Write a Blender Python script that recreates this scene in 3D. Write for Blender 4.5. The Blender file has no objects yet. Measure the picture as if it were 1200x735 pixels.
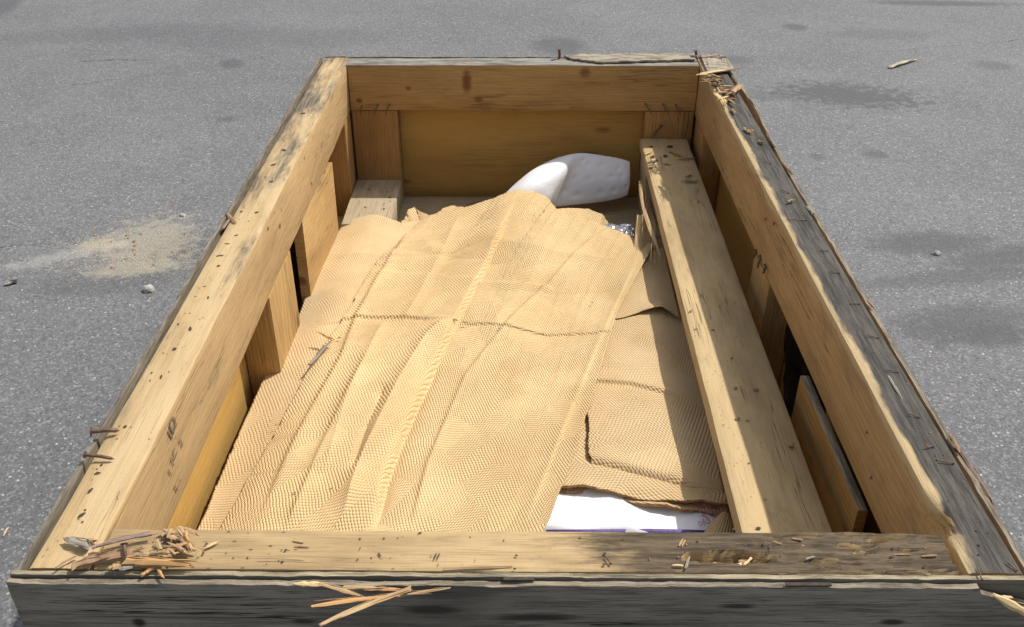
import bpy, bmesh, math, random
import numpy as np
from mathutils import Vector, Matrix, noise as mn

S = bpy.context.scene
C = S.collection
GZ = 0.66                       # height of the crate rim above the asphalt

# ------------------------------------------------------------------ camera
F_PX, W_PX, H_PX = 1100.0, 1200.0, 735.0
PITCH = math.atan((H_PX / 2 + 326) / F_PX)
YAW = math.atan(9 / math.hypot(F_PX, H_PX / 2 + 326))
cam_d = bpy.data.cameras.new('camera')
cam_d.sensor_fit = 'HORIZONTAL'
cam_d.sensor_width = 36.0
cam_d.lens = 36.0 * F_PX / W_PX
cam_d.clip_start = 0.02
cam_d.clip_end = 2000
cam = bpy.data.objects.new('camera', cam_d)
cam.location = (0, 0, 1.0 + GZ)
cam.rotation_euler = (math.pi / 2 - PITCH, 0, YAW)
C.objects.link(cam)
S.camera = cam

# ------------------------------------------------------------------ light
SUN = Vector((0.605, 0.37, 1.0)).normalized()
el = math.asin(SUN.z)
az = math.atan2(SUN.x, SUN.y)
w = bpy.data.worlds.new('World')
S.world = w
w.use_nodes = True
nt = w.node_tree
sky = nt.nodes.new('ShaderNodeTexSky')
sky.sky_type = 'NISHITA'
sky.sun_disc = False
sky.sun_elevation = el
sky.sun_rotation = az
sky.air_density = 1.0
sky.dust_density = 2.5
sky.ozone_density = 1.0
bg = nt.nodes['Background']
bg.inputs['Strength'].default_value = 0.145
hs_ = nt.nodes.new('ShaderNodeHueSaturation')
hs_.inputs['Saturation'].default_value = 0.42          # hazy, pale sky
nt.links.new(sky.outputs[0], hs_.inputs['Color'])
nt.links.new(hs_.outputs[0], bg.inputs[0])
sd = bpy.data.lights.new('sun', 'SUN')
sd.energy = 3.9
sd.angle = math.radians(0.9)
sd.color = (1.0, 0.955, 0.88)
so = bpy.data.objects.new('sun', sd)
so.rotation_euler = SUN.to_track_quat('Z', 'Y').to_euler()
so.location = (3, 3, 8)
C.objects.link(so)
S.view_settings.view_transform = 'Standard'
S.view_settings.look = 'None'
S.view_settings.exposure = 0.18
S.view_settings.gamma = 1.0

# ------------------------------------------------------------------ measuring
_F = np.array([-math.sin(YAW) * math.cos(PITCH), math.cos(YAW) * math.cos(PITCH), -math.sin(PITCH)])
_R = np.array([math.cos(YAW), math.sin(YAW), 0])
_U = np.cross(_R, _F)
_C = np.array([0, 0, 1.0])
def _dir(u, v): return _F + (u - W_PX / 2) / F_PX * _R + (H_PX / 2 - v) / F_PX * _U
def at(u, v, z):                # point of the photo on the level z (rim = 0); world coordinates
    d = _dir(u, v); p = _C + d * ((z - 1) / d[2])
    return np.array([p[0], p[1], z + GZ])
def aty(u, v, Y):
    d = _dir(u, v); p = _C + d * (Y / d[1])
    return np.array([p[0], p[1], p[2] + GZ])
def atx(u, v, X):
    d = _dir(u, v); p = _C + d * (X / d[0])
    return np.array([p[0], p[1], p[2] + GZ])

# ------------------------------------------------------------------ object helpers
WM = {}
def link(name, me, mat, parent=None, M=None):
    o = bpy.data.objects.new(name, me)
    C.objects.link(o)
    if mat is not None and me is not None and not me.materials:
        me.materials.append(mat)
    M = M if M is not None else Matrix.Identity(4)
    if parent is not None:
        o.parent = parent
        o.matrix_parent_inverse = WM[parent.name].inverted()
    o.matrix_basis = M
    WM[o.name] = M
    return o
def tag(o, label=None, cat=None, group=None, kind=None):
    if label: o['label'] = label
    if cat: o['category'] = cat
    if group: o['group'] = group
    if kind: o['kind'] = kind
    return o
def T(x, y, z): return Matrix.Translation((x, y, z))
def RZ(a): return Matrix.Rotation(a, 4, 'Z')
def RX(a): return Matrix.Rotation(a, 4, 'X')
def RY(a): return Matrix.Rotation(a, 4, 'Y')
def mesh(name, verts, faces, smooth=True, ang=38):
    me = bpy.data.meshes.new(name)
    me.from_pydata([tuple(v) for v in verts], [], faces)
    me.validate()
    if smooth:
        me.polygons.foreach_set('use_smooth', [True] * len(me.polygons))
        if ang: me.set_sharp_from_angle(angle=math.radians(ang))
    me.update()
    return me
def fbm(p, o=3): return mn.fractal(Vector(p), 1.0, 2.0, o)

# ------------------------------------------------------------------ node helpers
class NT:
    def __init__(s, name):
        s.m = bpy.data.materials.new(name); s.m.use_nodes = True
        s.t = s.m.node_tree; s.n = s.t.nodes; s.l = s.t.links
        s.b = s.n['Principled BSDF']
    def node(s, typ, **kw):
        n = s.n.new(typ)
        for k, v in kw.items():
            if hasattr(n, k): setattr(n, k, v)
        return n
    def put(s, sock, v):
        if hasattr(v, 'links') or isinstance(v, bpy.types.NodeSocket): s.l.new(v, sock)
        else:
            if isinstance(v, (tuple, list)) and len(v) == 3 and sock.type == 'RGBA': v = (*v, 1)
            sock.default_value = v
    def math(s, op, a, b=None, c=None, clamp=False):
        n = s.node('ShaderNodeMath', operation=op); n.use_clamp = clamp
        s.put(n.inputs[0], a)
        if b is not None: s.put(n.inputs[1], b)
        if c is not None: s.put(n.inputs[2], c)
        return n.outputs[0]
    def vmath(s, op, a, b=None):
        n = s.node('ShaderNodeVectorMath', operation=op)
        s.put(n.inputs[0], a)
        if b is not None: s.put(n.inputs[1], b)
        return n.outputs['Value'] if op in ('LENGTH', 'DISTANCE', 'DOT_PRODUCT') else n.outputs[0]
    def mix(s, f, a, b, bt='MIX'):
        n = s.node('ShaderNodeMix', data_type='RGBA', blend_type=bt)
        s.put(n.inputs['Factor'], f); s.put(n.inputs[6], a); s.put(n.inputs[7], b)
        return n.outputs[2]
    def ramp(s, f, lo, hi, a=0.0, b=1.0):
        n = s.node('ShaderNodeMapRange', interpolation_type='SMOOTHSTEP')
        s.put(n.inputs[0], f); s.put(n.inputs[1], lo); s.put(n.inputs[2], hi); s.put(n.inputs[3], a); s.put(n.inputs[4], b)
        return n.outputs[0]
    def noise(s, vec, scale, detail=4, rough=0.55, dist=0.0):
        n = s.node('ShaderNodeTexNoise')
        s.put(n.inputs['Vector'], vec); s.put(n.inputs['Scale'], scale); s.put(n.inputs['Detail'], detail)
        s.put(n.inputs['Roughness'], rough); s.put(n.inputs['Distortion'], dist)
        return n.outputs[0]
    def vor(s, vec, scale, feature='F1', rand=1.0):
        n = s.node('ShaderNodeTexVoronoi', feature=feature)
        s.put(n.inputs['Vector'], vec); s.put(n.inputs['Scale'], scale); s.put(n.inputs['Randomness'], rand)
        return n
    def scale(s, vec, v):
        n = s.node('ShaderNodeMapping'); s.put(n.inputs[0], vec); n.inputs['Scale'].default_value = v
        return n.outputs[0]
    def bump(s, h, strength, dist, prev=None):
        n = s.node('ShaderNodeBump'); s.put(n.inputs['Height'], h)
        n.inputs['Strength'].default_value = strength; n.inputs['Distance'].default_value = dist
        if prev is not None: s.l.new(prev, n.inputs['Normal'])
        return n.outputs[0]
    def out(s, color, rough=0.8, normal=None, spec=0.3):
        s.put(s.b.inputs['Base Color'], color); s.put(s.b.inputs['Roughness'], rough)
        s.put(s.b.inputs['Specular IOR Level'], spec)
        if normal is not None: s.l.new(normal, s.b.inputs['Normal'])
        return s.m

def wood_mat(name, light, dark, weather=None, wamt=(0, 0), wx=(-1, 1), side_w=0.0, knots=(), ring=1.0,
             fine=1.2, rough=0.78, spots=0.0, edge=None, coarse=0.5, bleach_and_light=None, crack=0.7, grime=0.35):
    """sawn timber; grain runs along the local X axis. wamt: weathering of the upward faces at the two local X of wx"""
    k = NT(name)
    tc = k.node('ShaderNodeTexCoord'); P0 = tc.outputs['Object']
    oi = k.node('ShaderNodeObjectInfo')
    cx = k.node('ShaderNodeCombineXYZ')
    k.put(cx.inputs[0], k.math('MULTIPLY', oi.outputs['Random'], 37.0)); k.put(cx.inputs[1], 0.0); k.put(cx.inputs[2], k.math('MULTIPLY', oi.outputs['Random'], 3.1))
    P = k.vmath('ADD', P0, cx.outputs[0])
    wv = k.node('ShaderNodeTexNoise'); k.put(wv.inputs['Vector'], k.scale(P, (1.3, 5, 5))); wv.inputs['Scale'].default_value = 1.0; wv.inputs['Detail'].default_value = 2
    warp = k.vmath('MULTIPLY', k.vmath('SUBTRACT', wv.outputs['Color'], (0.5, 0.5, 0.5)), (0.0, 0.10, 0.10))
    q = k.vmath('ADD', k.vmath('ADD', P, warp), (0, 0.11, 0.17))
    sep = k.node('ShaderNodeSeparateXYZ'); k.put(sep.inputs[0], q)
    r = k.math('SQRT', k.math('ADD', k.math('POWER', sep.outputs[1], 2), k.math('POWER', sep.outputs[2], 2)))
    rings = k.math('SINE', k.math('MULTIPLY', r, 2 * math.pi / 0.0115))
    rings = k.ramp(rings, -0.6, 1.0)
    g1 = k.noise(k.scale(P, (5, 90, 90)), 1.0, 5, 0.65)
    g2 = k.noise(k.scale(P, (14, 420, 420)), 1.0, 3, 0.6)
    blot = k.noise(k.scale(P, (2.2, 7, 7)), 1.0, 4, 0.6)
    col = k.mix(k.math('MULTIPLY', rings, 0.55 * ring), light, dark)
    col = k.mix(k.math('MULTIPLY', k.ramp(g1, 0.42, 0.75), 0.55 * fine), col, dark)
    col = k.mix(k.math('MULTIPLY', k.ramp(blot, 0.45, 0.72), coarse), col, tuple(a * 0.62 for a in dark))
    col = k.mix(k.math('MULTIPLY', k.ramp(blot, 0.5, 0.28), 0.35), col, tuple(min(.8, a * 1.18) for a in light))
    col = k.mix(k.math('MULTIPLY', k.ramp(g2, 0.5, 0.68), 0.5 * fine), col, tuple(a * 0.75 for a in dark))
    ck = k.noise(k.scale(P, (1.6, 48, 48)), 1.0, 3, 0.5)
    crk = k.math('MULTIPLY', k.ramp(k.math('ABSOLUTE', k.math('SUBTRACT', ck, 0.5)), 0.011, 0.003), k.ramp(k.noise(k.scale(P, (3, 9, 9)), 1.0, 3), 0.5, 0.62))
    col = k.mix(k.math('MULTIPLY', crk, crack), col, tuple(a * 0.25 for a in dark))
    saw = k.noise(k.scale(P, (170, 6, 6)), 1.0, 2, 0.5)          # faint saw marks across the grain
    gr = k.noise(k.scale(P, (5, 16, 16)), 1.0, 6, 0.7)
    col = k.mix(k.math('MULTIPLY', k.ramp(gr, 0.56, 0.74), grime), col, (0.085, 0.07, 0.052))
    # small random knots
    vk = k.vor(k.scale(P, (2.6, 6.5, 6.5)), 1.0)
    kd = k.math('ADD', vk.outputs['Distance'], k.math('MULTIPLY', k.math('SUBTRACT', g1, 0.5), 0.12))
    sp = k.node('ShaderNodeSeparateColor'); k.put(sp.inputs[0], vk.outputs['Color'])
    on = k.math('GREATER_THAN', sp.outputs[0], 0.55)
    km = k.math('MULTIPLY', k.ramp(kd, 0.13, 0.05), on)
    col = k.mix(k.math('MULTIPLY', km, 0.8), col, (0.13, 0.05, 0.02))
    for (kx, ky, kz, rx, ry, rz, kc) in knots:
        d = k.vmath('LENGTH', k.vmath('DIVIDE', k.vmath('SUBTRACT', P0, (kx, ky, kz)), (rx, ry, rz)))
        d = k.math('ADD', d, k.math('MULTIPLY', k.math('SUBTRACT', g1, 0.5), 0.9))
        col = k.mix(k.ramp(d, 1.15, 0.35, 0, 0.9), col, kc)
    if spots:
        vs = k.vor(k.scale(P, (0.6, 1, 1)), 120.0)
        spc = k.node('ShaderNodeSeparateColor'); k.put(spc.inputs[0], vs.outputs['Color'])
        m = k.math('MULTIPLY', k.ramp(vs.outputs['Distance'], 0.30, 0.12), k.math('GREATER_THAN', spc.outputs[1], 0.60))
        ge = k.node('ShaderNodeNewGeometry'); sn0 = k.node('ShaderNodeSeparateXYZ'); k.put(sn0.inputs[0], ge.outputs['True Normal'])
        m = k.math('MULTIPLY', m, k.ramp(sn0.outputs[2], 0.3, 0.8, 0.12, 1.0))
        m = k.math('MULTIPLY', m, k.ramp(k.noise(P, 6.0, 4, .65), 0.44, 0.58))
        col = k.mix(k.math('MULTIPLY', m, spots), col, (0.055, 0.042, 0.03))
    bh = k.math('ADD', k.math('ADD', k.math('MULTIPLY', g1, 0.9), k.math('MULTIPLY', saw, 0.25)), k.math('SUBTRACT', k.math('MULTIPLY', g2, 0.7), k.math('MULTIPLY', crk, 1.5)))
    if weather is not None:
        geo = k.node('ShaderNodeNewGeometry')
        sn = k.node('ShaderNodeSeparateXYZ'); k.put(sn.inputs[0], geo.outputs['True Normal'])
        up = k.ramp(sn.outputs[2], 0.35, 0.85)
        up = k.math('MAXIMUM', up, side_w)
        so_ = k.node('ShaderNodeSeparateXYZ'); k.put(so_.inputs[0], P0)
        amt = k.node('ShaderNodeMapRange'); k.put(amt.inputs[0], so_.outputs[0])
        amt.inputs[1].default_value = wx[0]; amt.inputs[2].default_value = wx[1]; amt.inputs[3].default_value = wamt[0]; amt.inputs[4].default_value = wamt[1]
        if bleach_and_light is not None:                 # sun bleached upper face, with top light painted into its colour
            bl = k.noise(k.scale(P, (3, 25, 25)), 1.0, 4, 0.65)
            col = k.mix(k.math('MULTIPLY', k.math('MULTIPLY', up, 0.85), k.ramp(bl, 0.30, 0.62, 0.25, 1.0)), col, bleach_and_light)
        n1 = k.noise(k.scale(P, (4.0, 17, 17)), 1.0, 6, 0.68)
        wf = k.ramp(k.math('ADD', n1, k.math('SUBTRACT', amt.outputs[0], 0.5)), 0.42, 0.66)
        g3 = k.noise(k.scale(P, (9, 130, 130)), 1.0, 5, 0.75)
        wc = k.mix(k.ramp(g3, 0.34, 0.66), tuple(a * 0.42 for a in weather), tuple(a * 1.35 for a in weather))
        n2 = k.noise(k.scale(P, (6, 22, 22)), 1.0, 5, 0.7)
        wc = k.mix(k.ramp(n2, 0.5, 0.72, 0, 0.75), wc, tuple(a * 0.3 for a in weather))
        col = k.mix(k.math('MULTIPLY', wf, up), col, wc)
        bh = k.math('ADD', bh, k.math('MULTIPLY', k.math('MULTIPLY', g3, wf), 1.4))
    if edge is not None:                       # worn pale arris on one long edge: (y, z, radius, colour)
        so2 = k.node('ShaderNodeSeparateXYZ'); k.put(so2.inputs[0], P0)
        dy = k.math('SUBTRACT', so2.outputs[1], edge[0]); dz = k.math('SUBTRACT', so2.outputs[2], edge[1])
        d = k.math('SQRT', k.math('ADD', k.math('POWER', dy, 2), k.math('POWER', dz, 2)))
        d = k.math('ADD', d, k.math('MULTIPLY', k.math('SUBTRACT', k.noise(k.scale(P, (7, 30, 30)), 1.0, 4, .6), 0.5), edge[2] * 2.2))
        col = k.mix(k.ramp(d, edge[2], edge[2] * 0.35, 0, 0.9), col, edge[3])
    nrm = k.bump(bh, 0.7, 0.0020)
    return k.out(col, rough, nrm, 0.25)

PINE = dict(light=(0.46, 0.33, 0.175), dark=(0.33, 0.20, 0.085))
GREY = (0.205, 0.19, 0.165)
M_left = wood_mat('wood_left_rail', (0.42, 0.285, 0.137), (0.32, 0.20, 0.088), (0.17, 0.14, 0.10), (0.33, 0.57), (-0.6, 1.0), spots=0.9, ring=0.45, bleach_and_light=(0.50, 0.375, 0.205), grime=.85)
M_front = wood_mat('wood_front_rail', (0.46, 0.33, 0.17), (0.33, 0.225, 0.11), (0.105, 0.076, 0.045), (0.24, 1.0), (-0.05, 0.36), spots=0.8, ring=0.4, fine=1.2, coarse=.7)
M_right = wood_mat('wood_right_rail', (0.45, 0.295, 0.135), (0.34, 0.20, 0.08), (0.074, 0.066, 0.056), (0.76, 0.76), ring=0.8, spots=0.5,
                   edge=(0.04, 0.0925, 0.020, (0.50, 0.37, 0.20)))
M_back = wood_mat('wood_back_rail', (0.41, 0.25, 0.095), (0.31, 0.175, 0.058), (0.25, 0.235, 0.205), (0.6, 0.75), ring=0.55, crack=0.4, grime=0.2,
                  knots=[(-0.195, -0.04, 0.025, 0.020, 0.06, 0.046, (0.16, 0.055, 0.02)), (-0.155, -0.04, -0.04, 0.02, 0.05, 0.012, (0.2, 0.07, 0.022)),
                         (0.215, -0.04, 0.058, 0.022, 0.05, 0.024, (0.2, 0.08, 0.03)), (-0.40, -0.04, 0.0, 0.012, 0.04, 0.010, (0.2, 0.08, 0.03)),
                         (-0.575, -0.04, -0.045, 0.014, 0.04, 0.012, (0.15, 0.06, 0.025))])
M_post = wood_mat('wood_post', (0.38, 0.22, 0.08), (0.28, 0.145, 0.045), ring=0.8)
M_cleat = wood_mat('wood_side_board', (0.47, 0.31, 0.13), (0.34, 0.19, 0.065), ring=0.8, spots=0.5)
M_cleat_r = wood_mat('wood_right_board', (0.40, 0.225, 0.07), (0.27, 0.135, 0.035), (0.33, 0.27, 0.18), (1, 1), ring=0.8, spots=0.7)
M_block = wood_mat('wood_floor_block', (0.44, 0.36, 0.24), (0.32, 0.25, 0.155), (0.26, 0.235, 0.19), (0.42, 0.42), spots=0.3, ring=0.4)
M_floor = wood_mat('wood_floor', (0.46, 0.37, 0.23), (0.35, 0.27, 0.16), (0.34, 0.29, 0.21), (0.4, 0.4), ring=0.3)
M_plank = wood_mat('wood_plank', (0.52, 0.385, 0.205), (0.39, 0.27, 0.13), (0.33, 0.25, 0.15), (0.30, 0.30), spots=0.35, ring=0.3, fine=0.6, coarse=0.55)
M_ply = wood_mat('plywood_inside', (0.50, 0.30, 0.085), (0.385, 0.21, 0.05), ring=0.1, fine=0.45, coarse=0.3, crack=0.0, grime=0.12)
M_sheet = wood_mat('plywood_edge_weathered', (0.26, 0.20, 0.135), (0.15, 0.105, 0.065), (0.20, 0.17, 0.125), (0.8, 0.8), ring=0.3, side_w=0.75, grime=.6)
M_front_in = wood_mat('plywood_edge_pale', (0.17, 0.155, 0.125), (0.075, 0.068, 0.055), (0.30, 0.25, 0.165), (0.85, 0.85), ring=0.3)
M_front_out = wood_mat('weathered_front_sheet', (0.235, 0.21, 0.17), (0.10, 0.092, 0.077), (0.24, 0.20, 0.145), (0.75, 0.75), ring=0.05, fine=1.8, coarse=0.8, crack=1.0, rough=0.9,
                       knots=[(-0.545, -0.006, 0.245, 0.012, 0.02, 0.012, (0.012, 0.011, 0.01)), (-0.31, -0.006, 0.25, 0.026, 0.02, 0.008, (0.03, 0.028, 0.025)),
                              (0.02, -0.006, 0.26, 0.075, 0.02, 0.010, (0.025, 0.024, 0.022)), (-0.13, -0.006, 0.275, 0.05, 0.02, 0.012, (0.03, 0.028, 0.025)),
                              (0.52, -0.006, 0.255, 0.02, 0.02, 0.007, (0.02, 0.02, 0.018)), (0.3, -0.006, 0.285, 0.03, 0.02, 0.006, (0.03, 0.028, 0.025))])

def simple_wood(name, a, b, sc=(8, 160, 160), rough=0.85):
    k = NT(name); tc = k.node('ShaderNodeTexCoord'); oi = k.node('ShaderNodeObjectInfo')
    P = k.vmath('ADD', tc.outputs['Object'], k.vmath('MULTIPLY', (1.0, 1.0, 1.0), (0, 0, 0)))
    g = k.noise(k.scale(P, sc), 1.0, 4, 0.6)
    col = k.mix(k.ramp(g, 0.35, 0.68), a, b)
    return k.out(col, rough, k.bump(g, 0.5, 0.001), 0.2)
M_chip = [simple_wood('chip_tan', (0.44, 0.31, 0.17), (0.29, 0.18, 0.09)),
          simple_wood('chip_brown', (0.33, 0.21, 0.12), (0.20, 0.12, 0.07)),
          simple_wood('chip_orange', (0.50, 0.30, 0.13), (0.36, 0.19, 0.08)),
          simple_wood('chip_mauve', (0.33, 0.24, 0.19), (0.15, 0.10, 0.085)),
          simple_wood('chip_pale', (0.62, 0.47, 0.26), (0.48, 0.32, 0.15)),
          simple_wood('chip_grey', (0.30, 0.27, 0.22), (0.17, 0.15, 0.12))]
TAN, BROWN, ORANGE, MAUVE, PALE, GREYC = range(6)
def flat_mat(name, c, rough=0.5, metal=0.0, spec=0.4):
    k = NT(name); tc = k.node('ShaderNodeTexCoord')
    g = k.noise(tc.outputs['Object'], 160.0, 3, 0.6)
    k.b.inputs['Metallic'].default_value = metal
    return k.out(k.mix(k.ramp(g, .35, .7), tuple(a * 0.75 for a in c), tuple(a * 1.2 for a in c)), rough, k.bump(g, 0.3, 0.0006), spec)
M_nail = flat_mat('rusty_nail', (0.14, 0.088, 0.06), 0.65, 0.35)
M_nailhead = flat_mat('dark_nail_hole', (0.055, 0.043, 0.033), 0.9)
M_foil = flat_mat('silver_film', (0.60, 0.585, 0.63), 0.22, 0.75, 0.5)
M_film_and_shade = flat_mat('black_film_and_shade', (0.008, 0.008, 0.01), 0.28, 0, 0.6)
M_red = flat_mat('red_print', (0.50, 0.20, 0.26), 0.5)
M_purple = flat_mat('purple_print', (0.13, 0.09, 0.28), 0.45)
M_ink = flat_mat('faded_ink', (0.17, 0.14, 0.10), 0.9)
M_stone = flat_mat('pale_stone', (0.42, 0.41, 0.39), 0.9)
M_grit = flat_mat('grit', (0.30, 0.30, 0.30), 0.9)
M_dust = flat_mat('sawdust', (0.46, 0.40, 0.28), 0.95)

# paper, embossed with two plies of zigzag lines
def paper_mat(name, col_a, col_b, lam=0.0076, strength=1.0):
    k = NT(name)
    uvn = k.node('ShaderNodeUVMap'); uvn.uv_map = 'UVMap'
    UV = uvn.outputs[0]
    nz = k.node('ShaderNodeTexNoise'); k.put(nz.inputs['Vector'], UV); nz.inputs['Scale'].default_value = 6; nz.inputs['Detail'].default_value = 2
    UVw = k.vmath('ADD', UV, k.vmath('MULTIPLY', k.vmath('SUBTRACT', nz.outputs['Color'], (.5, .5, .5)), (0.0025, 0.0025, 0)))
    s = k.node('ShaderNodeSeparateXYZ'); k.put(s.inputs[0], UVw)
    u, v = s.outputs[0], s.outputs[1]
    # straight emboss lines in three directions; every quilted cell carries its own pair of them
    cell = k.node('ShaderNodeTexVoronoi'); cell.voronoi_dimensions = '2D'
    k.put(cell.inputs['Vector'], k.scale(UV, (1.0, 0.72, 1))); cell.inputs['Scale'].default_value = 13.5; cell.inputs['Randomness'].default_value = 0.55
    cc = k.node('ShaderNodeSeparateColor'); k.put(cc.inputs[0], cell.outputs['Color'])
    pick = cc.outputs[0]
    def fam(deg):
        t = math.radians(deg)
        p_ = k.math('ADD', k.math('MULTIPLY', u, math.cos(t)), k.math('MULTIPLY', v, math.sin(t)))
        w_ = k.math('ABSOLUTE', k.math('SINE', k.math('MULTIPLY', p_, math.pi / lam)))
        return k.math('POWER', w_, 0.7)
    f1, f2, f3 = fam(20), fam(80), fam(140)
    i1 = k.math('LESS_THAN', pick, 0.34); i3 = k.math('GREATER_THAN', pick, 0.67)
    i2 = k.math('SUBTRACT', k.math('SUBTRACT', 1.0, i1), i3)
    sec = k.math('ADD', k.math('MULTIPLY', k.math('GREATER_THAN', cc.outputs[1], 0.35), 0.35), 0.65)      # cells with a second set of lines read as checks
    def pair(x, y): return k.math('ADD', x, k.math('MULTIPLY', y, sec))
    h = k.math('ADD', k.math('ADD', k.math('MULTIPLY', i1, pair(f1, f2)), k.math('MULTIPLY', i2, pair(f2, f3))), k.math('MULTIPLY', i3, pair(f3, f1)))
    crush = k.ramp(k.noise(UV, 7.0, 3, 0.6), 0.25, 0.50, 0.75, 1.0)
    h = k.math('MULTIPLY', h, crush)
    soft = k.noise(UV, 26.0, 4, 0.6)
    grime = k.noise(UV, 3.2, 5, 0.62)
    col = k.mix(k.ramp(grime, 0.36, 0.68), col_a, col_b)
    fib = k.noise(k.scale(UV, (300, 500, 1)), 1.0, 2, 0.5)
    col = k.mix(k.ramp(fib, 0.5, 0.8, 0, 0.16), col, tuple(a * 0.6 for a in col_b))
    nb = k.bump(soft, 0.4, 0.003)
    nrm = k.bump(h, strength, 0.0019, nb)
    return k.out(col, 0.85, nrm, 0.2)
M_paper = paper_mat('embossed_brown_paper', (0.67, 0.485, 0.255), (0.59, 0.41, 0.20))
M_paper_stack = paper_mat('embossed_stack_paper', (0.63, 0.46, 0.255), (0.55, 0.385, 0.20))
M_paper_pale = paper_mat('embossed_pale_paper', (0.64, 0.475, 0.27), (0.56, 0.40, 0.21), strength=0.65)
M_paper_edge = flat_mat('paper_edge', (0.36, 0.19, 0.085), 0.9)
def plain(name, c, rough, bumpd=0.003, sc=14, sss=0):
    k = NT(name); tc = k.node('ShaderNodeTexCoord')
    g = k.noise(tc.outputs['Object'], sc, 5, 0.6); g2 = k.noise(tc.outputs['Object'], sc * 9, 3, 0.6)
    col = k.mix(k.ramp(g, 0.4, 0.75, 0, 0.35), c, tuple(a * 0.8 for a in c))
    nb = k.bump(g, 0.6, bumpd); nb = k.bump(g2, 0.35, 0.0015, nb)
    return k.out(col, rough, nb, 0.3)
M_foam = plain('white_padding', (0.80, 0.80, 0.815), 0.75, 0.004)
M_bag = plain('white_plastic', (0.82, 0.82, 0.85), 0.38, 0.008, 9)

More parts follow.
